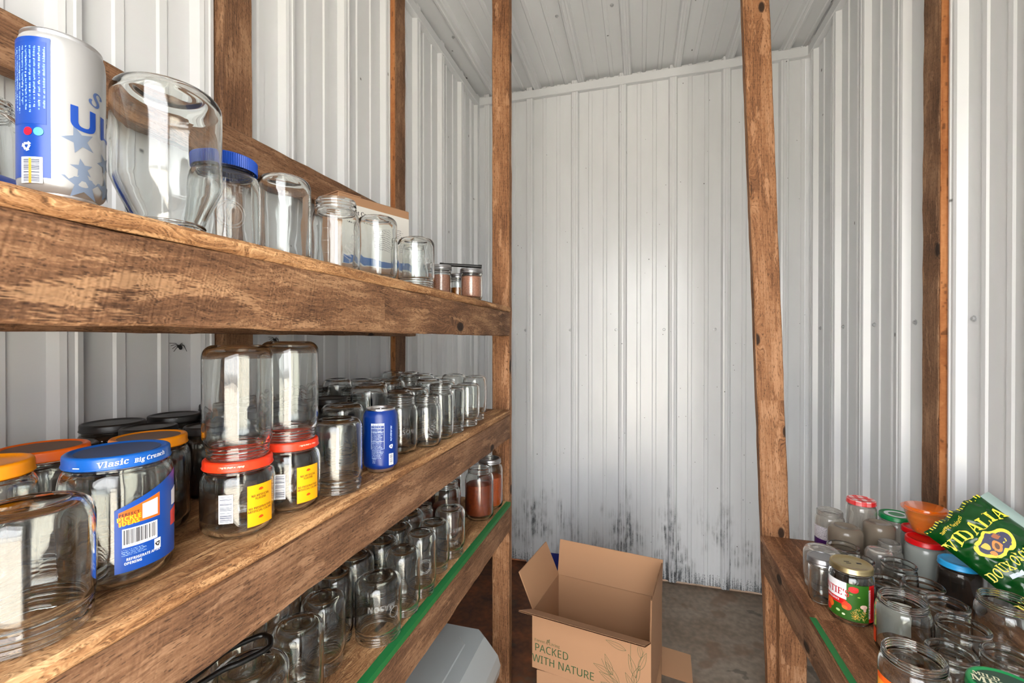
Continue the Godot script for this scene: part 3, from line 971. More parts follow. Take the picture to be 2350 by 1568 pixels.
func top_shelf_things() -> void:
	var y := TOP + LIFT
	# tall slim can at the front edge
	var p := Vector3(-0.503, y, -0.278)
	var silver := plain("silver_can_paint", Color(0.66, 0.66, 0.66), 0.33, 0.45)
	var blue := plain("can_blue", Color(0.015, 0.22, 0.55), 0.32)
	var r := 0.029
	var h := 0.1455
	var t := can_thing("drink_can", "tall slim silver and blue drink can with grey stars, on the top shelf", p, r, h, silver, 1.10)
	var a := toward_camera(p)
	part("blue_panel", patch(r + 0.0002, a + 0.98, 0.042, 0.017, h - 0.010, 20), blue, t)
	var pr := printed("can_small_print", small_print(72, 200, 5, Color(0.015, 0.22, 0.55), Color(0.62, 0.72, 0.90), 16, 1).duplicate())
	var im := small_print(200, 84, 5, Color(0.015, 0.22, 0.55), Color(0.66, 0.76, 0.93), 9, 1)
	im.rotate_90(CLOCKWISE)
	pr = printed("can_small_print", im)
	part("ingredient_print", patch(r + 0.0004, a + 0.86, 0.030, 0.062, h - 0.014, 14), pr, t)
	part("red_dot", polygon_on_cylinder(circle2(0.0035), r + 0.0006, a + 0.80, 0.0555), plain("red_ink", Color(0.85, 0.03, 0.16), 0.4), t)
	part("green_dot", polygon_on_cylinder(circle2(0.0035), r + 0.0006, a + 0.53, 0.0555), plain("mint_ink", Color(0.25, 0.68, 0.58), 0.4), t)
	part("recycling_mark", recycle_mesh(0.0075, r + 0.0006, a + 0.84, 0.043), M.white_ink, t)
	part("barcode", patch(r + 0.0005, a + 0.72, 0.017, 0.012, 0.034, 10), printed("can_barcode", barcode(64, 96, 3, false)), t)
	part("orange_bar", patch(r + 0.0006, a + 0.74, 0.0022, 0.012, 0.033, 2), plain("orange_ink", Color(0.95, 0.58, 0.18), 0.5), t)
	part("lettering", wrapped_text("ULTRA", 0.021, sans_bold, r + 0.0004, a - 1.80, 0.0735, 0.0, 1.15), blue, t)
	part("scroll_lettering", wrapped_text("S", 0.014, serif_bold, r + 0.0004, a - 0.80, 0.096, -0.5, 1.0), plain("scroll_ink", Color(0.25, 0.33, 0.50), 0.4), t)
	var grey := plain("star_grey", Color(0.42, 0.47, 0.55), 0.4, 0.2)
	for q in [[0.0125, -0.36, 0.055, 0.35], [0.0085, -0.42, 0.031, 0.2], [0.016, -0.45, 0.0172, 0.0], [0.010, -1.15, 0.042, 0.5], [0.012, -1.2, 0.018, 0.1]]:
		part("star", polygon_on_cylinder(star_points(q[0], q[3]), r + 0.0003 + absf(q[1]) * 0.0002, a + q[1], maxf(q[2], 0.0)), grey, t)
	# blue can lying on its side, and a jar, both behind the slim can
	t = can_thing("drink_can", "blue drink can lying on its side behind the tall slim can", Vector3(-0.655, y + 0.0305, -0.262), 0.0288, 0.118, blue)
	t.basis = Basis(Vector3.UP, 0.35) * Basis(Vector3.RIGHT, -PI / 2)
	jar("glass_jar", "clear mason jar behind the tall slim can, mouth up", "mason", Vector3(-0.805, y, -0.352), 0.045, 0.185, false, M.glass)
	# big jar upside down
	jar("glass_jar", "biggest clear jar on the top shelf, upside down beside the tall can", "round", Vector3(-0.520, y, -0.385), 0.0518, 0.164, true, M.glass, "", null, 0.012, 72)
	# mason jar with blue plastic lid
	p = Vector3(-0.577, y, -0.508)
	t = thing("lidded_jar", "embossed mason jar with a ribbed blue plastic lid, on the top shelf", "jar", p)
	part("glass_body", jar_mesh("mason", 0.0445, 0.138, 64), M.glass, t)
	part("lid", ribbed_lid_mesh(0.0405, 0.019), M.blue_plastic, t, Vector3(0, 0.1215, 0))
	a = toward_camera(p)
	part("embossed_lettering", wrapped_text("Mason", 0.020, serif_bold, 0.0444, a - 0.12, 0.012, 0.0, 1.0, 0.0014, 0.25), M.emboss, t)
	part("embossed_lettering", wrapped_text("BOSTEY", 0.010, sans_bold, 0.0444, a - 0.12, 0.088, 0.0, 1.0, 0.0014), M.emboss, t)
	for q in [0.019, 0.0155]:
		part("embossed_ring", ring_on_cylinder(q, 0.0009, 0.0446, a - 0.12, 0.052), M.emboss, t)
	jar("glass_jar", "clear straight jar upside down between the blue lidded jar and the open mason jar", "food", Vector3(-0.579, y, -0.6215), 0.0415, 0.152, true, M.glass)
	p = Vector3(-0.551, y, -0.719)
	t = thing("mason_jar", "open mason jar with embossed script and a threaded mouth, in front of the carton", "jar", p)
	part("glass_body", jar_mesh("tall", 0.042, 0.141, 64), M.glass, t)
	a = toward_camera(p)
	part("embossed_lettering", wrapped_text("Mason", 0.018, serif_bold, 0.0419, a - 0.75, 0.064, 1.2, 1.0, 0.0014, 0.25), M.emboss, t)
	for k in 3:
		part("embossed_rib", patch(0.0426, a + 0.42, 0.012, 0.035 + 0.022 * k, 0.0365 + 0.022 * k, 4), M.emboss, t)
	jar("glass_jar", "clear rounded jar upside down against the carton's printed sheet", "food", Vector3(-0.553, y, -0.8595), 0.042, 0.146, true, M.glass)
	p = Vector3(-0.512, y, -0.958)
	t = thing("mason_jar", "embossed mason jar upside down beside the jar of pink filling", "jar", p)
	var g := part("glass_body", jar_mesh("wide", 0.043, 0.119, 64), M.glass, t, Vector3(0, 0.119, 0))
	g.basis = Basis(Vector3.RIGHT, PI)
	a = toward_camera(p)
	part("embossed_lettering", wrapped_text("Mason", 0.022, serif_bold, 0.0429, a - 0.30, 0.062, PI - 0.3, 1.0, 0.0014, 0.25), M.emboss, t)
	jar("glass_jar", "clear open jar half hidden behind the embossed upside-down mason jar", "mason", Vector3(-0.590, y, -1.085), 0.038, 0.147, false, M.glass)
	# three small filled jars with a black rod on top
	var pink := mottled("pink_filling", Color(0.62, 0.36, 0.26), Color(0.88, 0.66, 0.54), 51)
	var amber := mottled("amber_filling", Color(0.55, 0.27, 0.05), Color(0.82, 0.52, 0.16), 52)
	for q in [[Vector3(-0.588, y, -1.262), 0.030, 0.107, pink, "small jar of pink filling with a metal lid, beside the upside-down mason jar", 0.72], [Vector3(-0.560, y, -1.325), 0.024, 0.088, amber, "smallest jar of amber filling between the two jars of pink filling", 0.5], [Vector3(-0.5065, y, -1.305), 0.034, 0.0985, pink, "jar of pink filling with a metal lid at the post end of the top shelf", 0.75]]:
		t = thing("filled_jar", q[4], "jar", q[0])
		part("glass_body", jar_mesh("wide", q[1], q[2] - 0.002, 48), M.glass, t)
		part("contents", contents_mesh(q[1] - 0.0034, 0.0095, q[2] * q[5], q[1] - 0.0036), q[3], t)
		part("lid", band_mesh(q[1] * 0.94 + 0.003, 0.014), M.zinc, t, Vector3(0, q[2] - 0.014, 0))
		part("lid_disc", lathe(PackedVector2Array([Vector2(q[1] * 0.9, 0), Vector2(q[1] * 0.9, 0.0012), Vector2(0, 0.0014)]), 40), M.zinc, t, Vector3(0, q[2] - 0.0026, 0))
	var b := Buf.new()
	tube_into(b, PackedVector3Array([Vector3(-0.594, y + 0.1128, -1.278), Vector3(-0.592, y + 0.1128, -1.278), Vector3(-0.54, y + 0.1100, -1.293), Vector3(-0.482, y + 0.1062, -1.308), Vector3(-0.480, y + 0.1062, -1.308)]), 0.0052, 12)
	var rod := thing("black_rod", "short black plastic rod resting on the small filled jars", "rod", Vector3(-0.537, y + 0.105, -1.293))
	part("shaft", b.mesh(), plain("black_plastic", Color(0.03, 0.03, 0.035), 0.35), rod, -rod.position)
	for q in [[Vector3(-0.600, y + 0.1134, -1.2765), Vector3(-0.588, y + 0.1126, -1.280)], [Vector3(-0.484, y + 0.1065, -1.307), Vector3(-0.474, y + 0.1058, -1.310)]]:
		b = Buf.new()
		tube_into(b, PackedVector3Array(q), 0.0058, 12)
		part("end_cap", b.mesh(), plain("black_rubber", Color(0.02, 0.02, 0.02), 0.6), rod, -rod.position)
	# carton with a printed sheet
	t = thing("carton", "brown cardboard carton with a printed white sheet, standing behind the jars", "box", Vector3(-0.762, y, -1.116))
	t.rotation.y = -0.362
	part("body", box_mesh(Vector3(0.115, 0.262, 0.234), 0.002), M.card_a, t, Vector3(0, 0.131, 0))
	var sheet := part("printed_sheet", box_mesh(Vector3(0.0006, 0.165, 0.214), 0.0001), plain("paper", Color(0.86, 0.85, 0.82), 0.7), t, Vector3(0.0582, 0.156, -0.008))
	var tt := part("heading", flat_text("ant Cran", 0.011, serif_bold), M.black_ink, sheet, Vector3(0.0006, 0.062, 0.055))
	tt.basis = Basis(Vector3(0, 0, -1), Vector3.UP, Vector3.RIGHT)
	tt = part("printed_lines", plane_print(0.12, 0.075), printed("sheet_print", small_print(220, 150, 9, Color(0.86, 0.85, 0.82), Color(0.28, 0.28, 0.30), 13)), sheet, Vector3(0.0006, 0.012, -0.032))
	tt.basis = Basis(Vector3(0, 0, -1), Vector3.UP, Vector3.RIGHT)
	tt = part("blue_print", plane_print(0.20, 0.022), plain("blue_print", Color(0.05, 0.36, 0.66), 0.6), sheet, Vector3(0.0006, -0.066, 0.0))
	tt.basis = Basis(Vector3(0, 0, -1), Vector3.UP, Vector3.RIGHT)
	part("flap", box_mesh(Vector3(0.112, 0.003, 0.07), 0.0005), M.card_a, t, Vector3(-0.004, 0.2655, 0.08))

func circle2(r: float, n := 20) -> PackedVector2Array:
	var p := PackedVector2Array()
	for k in n:
		p.append(Vector2(r, 0).rotated(TAU * k / n))
	return p

func plane_print(w: float, h: float) -> ArrayMesh:
	var b := Buf.new()
	b.quad(Vector3(-w / 2, -h / 2, 0), Vector3(w / 2, -h / 2, 0), Vector3(w / 2, h / 2, 0), Vector3(-w / 2, h / 2, 0), Vector3.BACK, Vector2(0, 1), Vector2(1, 1), Vector2(1, 0), Vector2(0, 0))
	return b.mesh()

func ring_on_cylinder(rr: float, w: float, r: float, a0: float, y: float) -> ArrayMesh:
	var path := PackedVector3Array()
	for k in 33:
		var q := Vector2(rr, 0).rotated(TAU * k / 32.0)
		var a := a0 - q.x / r
		path.append(Vector3(cos(a) * r, y + q.y, sin(a) * r))
	var b := Buf.new()
	tube_into(b, path, w, 6)
	return b.mesh()

func mottled(called: String, c0: Color, c1: Color, sd: int, fr := 0.09) -> StandardMaterial3D:
	var n := NoiseTexture2D.new()
	n.width = 256
	n.height = 256
	n.seamless = true
	n.noise = noise(sd, fr, 3)
	var g := Gradient.new()
	g.set_color(0, c0)
	g.set_color(1, c1)
	n.color_ramp = g
	var m := plain(called, Color.WHITE, 0.5)
	m.albedo_texture = n
	m.uv1_triplanar = true
	m.uv1_scale = Vector3.ONE * 9.0
	return m

# ---------------------------------------------------------------- things on the middle shelf
func middle_shelf_things() -> void:
	var y := MIDDLE + LIFT
	jar("glass_jar", "wide clear jar upside down beside the blue lidded pickle jar, at the shelf edge", "wide", Vector3(-0.516, y, -0.258), 0.0452, 0.113, true, M.glass, "", null, 0.012, 72)
	jar("lidded_jar", "jar with a golden yellow lid behind the wide upside-down jar", "food", Vector3(-0.613, y, -0.268), 0.044, 0.138, false, M.glass, "", M.lid_yellow, 0.014)
	var dt := lathe(PackedVector2Array([Vector2(0.034, 0), Vector2(0.034, 0.0002), Vector2(0, 0.0003)]), 40)
	var od := jar("lidded_jar", "jar with a faded orange lid, behind the blue lidded pickle jar", "food", Vector3(-0.684, y, -0.357), 0.045, 0.129, false, M.glass, "", M.lid_orange, 0.013)
	part("dusty_top", dt, M.dust, od, Vector3(0, 0.1276, 0))
	jar("lidded_jar", "jar with an orange lid partly hidden behind the yellow lidded jar", "food", Vector3(-0.735, y, -0.265), 0.043, 0.140, false, M.glass, "", M.lid_orange, 0.013)
	var t := jar("lidded_jar", "jar with a dusty golden lid and dark dregs, between pickle jar and stacked jars", "food", Vector3(-0.635, y, -0.443), 0.045, 0.127, false, M.glass, "", M.lid_yellow, 0.0135)
	part("dregs", contents_mesh(0.0408, 0.0095, 0.040, 0.0405), plain("brown_dregs", Color(0.13, 0.065, 0.035), 0.2), t)
	part("dusty_top", lathe(PackedVector2Array([Vector2(0.034, 0), Vector2(0.034, 0.0002), Vector2(0, 0.0003)]), 40), M.dust, t, Vector3(0, 0.1256, 0))
	# pickle jar with blue lid
	var p := Vector3(-0.544, y, -0.348)
	var r := 0.0484
	t = jar("lidded_jar", "big pickle jar with a blue lid and a blue and orange label", "food", p, r, 0.138, false, M.glass, "", M.lid_blue, 0.0135, 72)
	var a := toward_camera(p)
	var lab := plain("label_blue", Color(0.02, 0.27, 0.62), 0.4)
	var lb := part("label", patch(r + 0.0003, a - 0.60, 0.066, 0.020, 0.080, 24, 0.004, 0.032), lab, t)
	part("orange_field", patch(r + 0.0005, a - 0.36, 0.0365, 0.068, 0.082, 14, -0.001, 0.011), plain("label_orange", Color(0.93, 0.40, 0.06), 0.4), lb)
	part("barcode", patch(r + 0.0005, a - 0.36, 0.031, 0.045, 0.064, 12), printed("pickle_barcode", barcode(128, 72, 7)), lb)
	part("slogan", wrapped_text("PERFECT", 0.0030, sans_bold, r + 0.0007, a - 0.16, 0.0785, 0.06), M.black_ink, lb)
	part("slogan", wrapped_text("PICKLE", 0.0044, sans_bold, r + 0.0007, a - 0.16, 0.0744, 0.06), plain("label_yellow", Color(0.98, 0.75, 0.10), 0.4), lb)
	part("slogan", wrapped_text("IDEAS", 0.0044, sans_bold, r + 0.0007, a - 0.16, 0.0696, 0.06), plain("label_yellow", Color(0.98, 0.75, 0.10), 0.4), lb)
	part("white_panel", patch(r + 0.0008, a - 0.53, 0.0148, 0.0705, 0.0855, 6, 0.0, 0.0025), M.white_ink, lb)
	part("small_print", patch(r + 0.0005, a - 0.27, 0.026, 0.036, 0.043, 8), printed("pickle_print", small_print(120, 34, 12, Color(0.02, 0.27, 0.62), Color(0.8, 0.86, 0.95), 4)), lb)
	part("notice", wrapped_text("REFRIGERATE AFTER", 0.0027, sans_bold, r + 0.0006, a - 0.42, 0.0325, 0.0, 0.86), M.white_ink, lb)
	part("notice", wrapped_text("OPENING", 0.0027, sans_bold, r + 0.0006, a - 0.22, 0.0285, 0.0, 0.86), M.white_ink, lb)
	part("recycling_panel", patch(r + 0.0005, a - 0.68, 0.007, 0.033, 0.044, 4), M.white_ink, lb)
	part("recycling_mark", recycle_mesh(0.0052, r + 0.0007, a - 0.68, 0.0385), M.black_ink, lb)
	part("red_banner", patch(r + 0.0005, a - 1.18, 0.012, 0.050, 0.066, 6, 0.0, 0.004), plain("label_red", Color(0.85, 0.16, 0.06), 0.4), lb)
	part("white_banner", patch(r + 0.0005, a - 1.20, 0.010, 0.072, 0.088, 6, 0.0, 0.004), M.white_ink, lb)
	var rl := neck_of("food", r) + 0.0032
	var lid := t.get_node("lid")
	part("lid_lettering", wrapped_text("Vlasic", 0.0055, serif_bold, rl + 0.0002, a + 0.10, 0.0068, 0.08, 1.1, 0.0, 0.2), M.white_ink, lid)
	part("lid_lettering", wrapped_text("Big Crunch", 0.0042, serif_bold, rl + 0.0002, a - 0.62, 0.0072, 0.05, 1.0, 0.0, 0.15), M.white_ink, lid)
	part("lid_stripe", patch(rl + 0.0002, a + 0.78, 0.007, 0.0035, 0.0045, 4), M.white_ink, lid)
	part("dusty_top", lathe(PackedVector2Array([Vector2(0.036, 0), Vector2(0.036, 0.0002), Vector2(0, 0.0003)]), 40), plain("dusty_blue", Color(0.23, 0.29, 0.42), 0.8), lid, Vector3(0, 0.0120, 0))
	# dark lidded jars by the wall
	for q in [[-0.850, -0.536, 0.046, 0.118, "widest dark lidded jar, against the metal wall behind the dusty golden lid"], [-0.852, -0.640, 0.0445, 0.114, "dark lidded jar against the metal wall, behind the stack beside the golden lid"], [-0.757, -0.528, 0.040, 0.117, "dark lidded jar between the dusty golden lid and the widest dark lid"], [-0.688, -0.572, 0.036, 0.115, "small dark lidded jar right behind the stack beside the golden lid"], [-0.772, -0.420, 0.044, 0.110, "low dark lidded jar between the faded orange lid and the metal wall"]]:
		jar("lidded_jar", q[4], "food", Vector3(q[0], y, q[1]), q[2], q[3], false, M.glass_smoky, "dark lidded jars on the middle shelf", M.lid_dark, 0.013, 40)
	# two stacks: labelled jar with a vermilion lid, and a jar upside down on it
	var yel := plain("label_yellow", Color(0.95, 0.66, 0.02), 0.4)
	var code := printed("stack_barcode", barcode(96, 160, 19, false))
	for q in [[Vector3(-0.522, y, -0.478), 0.0442, 0.099, "the stack beside the dusty golden lid", 0.0], [Vector3(-0.520, y, -0.568), 0.0436, 0.1035, "the stack beside the blue can", 0.12]]:
		r = q[1]
		p = q[0]
		t = jar("lidded_jar", "vermilion lidded jar with a yellow label, bottom of " + q[3], "food", p, r, q[2], false, M.glass, "jars with vermilion lids", M.lid_vermilion, 0.0125, 64)
		a = toward_camera(p)
		lb = part("label", patch(r + 0.0003, a - 0.62, 0.036, 0.014, 0.067, 12), yel, t)
		for k in 2:
			part("petal_mark", polygon_on_cylinder(fan_points(0.0038), r + 0.0005, a - 0.60, [0.0590, 0.0225][k]), plain("orange_red_ink", Color(0.85, 0.25, 0.04), 0.5), lb)
		var lines := [["NO ARTIFICIAL", 0.0530], ["FLAVORS", 0.0492], ["NO PRESERVATIVES", 0.0370], ["ARTIFICIAL COLORS", 0.0330]]
		for l in lines:
			part("lettering", wrapped_text(l[0], 0.0029, sans_bold, r + 0.0005, a - 0.60, l[1], 0.0, 0.88), M.black_ink, lb)
		part("barcode_label", patch(r + 0.0003, a + 0.32, 0.0165, 0.024, 0.060, 6), code, t)
		part("smoky_label", patch(r + 0.0003, a + 0.92, 0.030, 0.024, 0.062, 10), thin_glass("peeled_label_glue", Color(0.13, 0.085, 0.06), 0.55, 0.2), t)
		rl = neck_of("food", r) + 0.0032
		lid = t.get_node("lid")
		part("lid_print", patch(rl + 0.0002, a + 0.15 - q[4] * 7.0, 0.036, 0.0042, 0.0092, 14), printed("lid_print", small_print(150, 20, 15, Color(0.93, 0.22, 0.08), Color(0.96, 0.88, 0.84), 1)), lid)
		var uh := 0.149
		jar("glass_jar", "clear jar upside down on top of " + q[3], "food", Vector3(p.x, p.y + q[2] + 0.0006, p.z), r - 0.0025, uh, true, M.glass, "jars upside down on vermilion lids", null, 0.012, 64)
	jar("glass_jar", "wide clear jar upside down between the vermilion lids and the blue can", "wide", Vector3(-0.498, y, -0.6525), 0.0400, 0.121, true, M.glass, "", null, 0.012, 64)
	jar("glass_jar", "clear jar upside down behind the wide jar beside the blue can", "wide", Vector3(-0.601, y, -0.803), 0.042, 0.121, true, M.glass)
	# blue can
	p = Vector3(-0.4925, y, -0.776)
	r = 0.033
	t = can_thing("drink_can", "upright blue drink can with white print on the middle shelf", p, r, 0.122, plain("deep_blue_can", Color(0.010, 0.17, 0.47), 0.3))
	a = toward_camera(p)
	var deep := Color(0.010, 0.17, 0.47)
	part("facts_panel", patch(r + 0.0003, a + 0.18, 0.025, 0.028, 0.096, 12), printed("facts_print", facts_print(100, 260, deep)), t)
	var vim := small_print(150, 26, 47, deep, Color(0.92, 0.95, 1.0), 1)
	vim.rotate_90(COUNTERCLOCKWISE)
	part("vertical_print", patch(r + 0.0004, a - 0.62, 0.0072, 0.058, 0.098, 5), printed("vertical_print", vim), t)
	part("recycling_mark", recycle_mesh(0.008, r + 0.0004, a - 0.62, 0.050), M.white_ink, t)
	part("barcode", patch(r + 0.0004, a - 0.62, 0.010, 0.014, 0.036, 6), printed("soda_barcode", barcode(48, 96, 23, false)), t)
	part("deposit_mark", patch(r + 0.0004, a + 0.36, 0.008, 0.019, 0.029, 4), printed("deposit_print", small_print(36, 40, 31, deep, Color(0.9, 0.93, 0.98), 5)), t)
	# mason jars in the front row
	for q in [["tall", -0.527, -0.9115, 0.0382, 0.127, false, "open mason jar beside the blue can, mouth up"], ["tall", -0.498, -0.983, 0.0360, 0.121, false, "second open mason jar along from the blue can, with embossed script"], ["tall", -0.499, -1.0655, 0.0336, 0.140, false, "slender open jar third along from the blue can"], ["wide", -0.503, -1.1505, 0.0330, 0.126, true, "straight clear jar upside down, fourth along from the blue can"], ["mason", -0.497, -1.2485, 0.0360, 0.125, true, "jar with an embossed oval, upside down next to last at the post end"], ["mason", -0.511, -1.346, 0.0374, 0.139, true, "last clear jar at the post end of the middle shelf, upside down"]]:
		p = Vector3(q[1], y, q[2])
		t = jar("mason_jar", q[6], q[0], p, q[3], q[4], q[5], M.glass)
		a = toward_camera(p)
		if q[2] > -1.0 and q[2] < -0.95:
			part("embossed_lettering", wrapped_text("Mason", 0.016, serif_bold, q[3], a - 0.55, 0.058, 1.15, 1.0, 0.0014, 0.25), M.emboss, t)
		if q[2] < -1.2 and q[2] > -1.3:
			part("embossed_ring", ring_on_cylinder(0.017, 0.0008, q[3], a - 0.35, 0.078), M.emboss, t)
		if q[2] > -0.95:
			part("embossed_lettering", wrapped_text("MASON", 0.010, sans_bold, q[3], a - 0.2, 0.05, 0.0, 1.0, 0.0014), M.emboss, t)
	# rows behind
	for q in MID_BACK:
		var row := "just behind the front row" if q[1] > -0.65 else "in the middle row" if q[1] > -0.74 else "one row out from the metal wall" if q[1] > -0.82 else "in the row along the metal wall"
		if q[0] == "bl":
			jar("lidded_jar", "dark lidded jar behind the stacked jars, " + row, "food", Vector3(q[1], y, q[2]), q[3], q[4], false, M.glass_smoky, "dark lidded jars behind the stacks", M.lid_dark, 0.013, 40)
		elif q[0] == "bi":
			var mason := int(q[2] * -1000) % 2 == 0
			jar("glass_jar", ("narrow necked" if mason else "round shouldered") + " jar upside down on the middle shelf, " + row, "mason" if mason else "food", Vector3(q[1], y, q[2]), q[3], q[4], true, M.glass, "upside-down jars in the back rows of the middle shelf", null, 0.012, 40)
		else:
			jar("glass_jar", "clear open jar, mouth up on the middle shelf, " + row, "tall", Vector3(q[1], y, q[2]), q[3], q[4], false, M.glass, "open jars in the back rows of the middle shelf", null, 0.012, 40)

func fan_points(s: float) -> PackedVector2Array:
	var p := PackedVector2Array()
	for k in 5:
		var a := PI * (k + 0.5) / 5.0
		p.append(Vector2(cos(a + 0.24), sin(a + 0.24)) * s * 0.35)
		p.append(Vector2(cos(a), sin(a)) * s)
	p.reverse()
	p.append(Vector2(0, 0))
	return p

func facts_print(w: int, h: int, paper: Color) -> Image:
	var im := small_print(w, h, 41, paper, Color(0.86, 0.90, 0.97), 24)
	var ink := Color(0.9, 0.93, 0.98)
	for q in [[2, 2, 96, 16], [2, 36, 96, 3], [2, 62, 96, 2], [2, 132, 96, 2]]:
		im.fill_rect(Rect2i(q[0], q[1], q[2], q[3]), ink)
	im.blit_rect(small_print(60, 18, 42, ink, paper, 1), Rect2i(0, 0, 60, 12), Vector2i(6, 4))
	for x in [0, w - 2]:
		im.fill_rect(Rect2i(x, 0, 2, 190), ink)
	return im

const MID_BACK := [
	["bi", -0.607, -0.909, 0.0415, 0.150], ["bi", -0.600, -1.027, 0.0370, 0.125], ["bi", -0.600, -1.109, 0.0400, 0.125], ["bi", -0.600, -1.200, 0.0400, 0.140],
	["bi", -0.600, -1.293, 0.0400, 0.130], ["bi", -0.600, -1.383, 0.0400, 0.140], ["bl", -0.700, -0.705, 0.0400, 0.120], ["bl", -0.700, -0.789, 0.0415, 0.120],
	["bl", -0.700, -0.888, 0.0415, 0.120], ["bu", -0.700, -0.982, 0.0370, 0.130], ["bi", -0.700, -1.071, 0.0370, 0.140], ["bi", -0.699, -1.152, 0.0415, 0.140],
	["bu", -0.700, -1.266, 0.0400, 0.140], ["bi", -0.700, -1.361, 0.0370, 0.140], ["bi", -0.700, -1.454, 0.0370, 0.125], ["bl", -0.785, -0.747, 0.0415, 0.120],
	["bl", -0.779, -0.834, 0.0415, 0.120], ["bu", -0.778, -0.931, 0.0415, 0.130], ["bi", -0.779, -1.020, 0.0370, 0.150], ["bi", -0.779, -1.126, 0.0400, 0.140],
	["bu", -0.778, -1.216, 0.0400, 0.125], ["bi", -0.780, -1.314, 0.0400, 0.130], ["bi", -0.783, -1.422, 0.0370, 0.140], ["bl", -0.864, -0.742, 0.0365, 0.120],
	["bl", -0.861, -0.837, 0.0400, 0.120], ["bi", -0.861, -0.945, 0.0400, 0.130], ["bu", -0.860, -1.034, 0.0410, 0.125], ["bi", -0.861, -1.128, 0.0400, 0.140],
	["bi", -0.860, -1.238, 0.0410, 0.130], ["bi", -0.861, -1.330, 0.0400, 0.125], ["bi", -0.861, -1.438, 0.0400, 0.140],
]

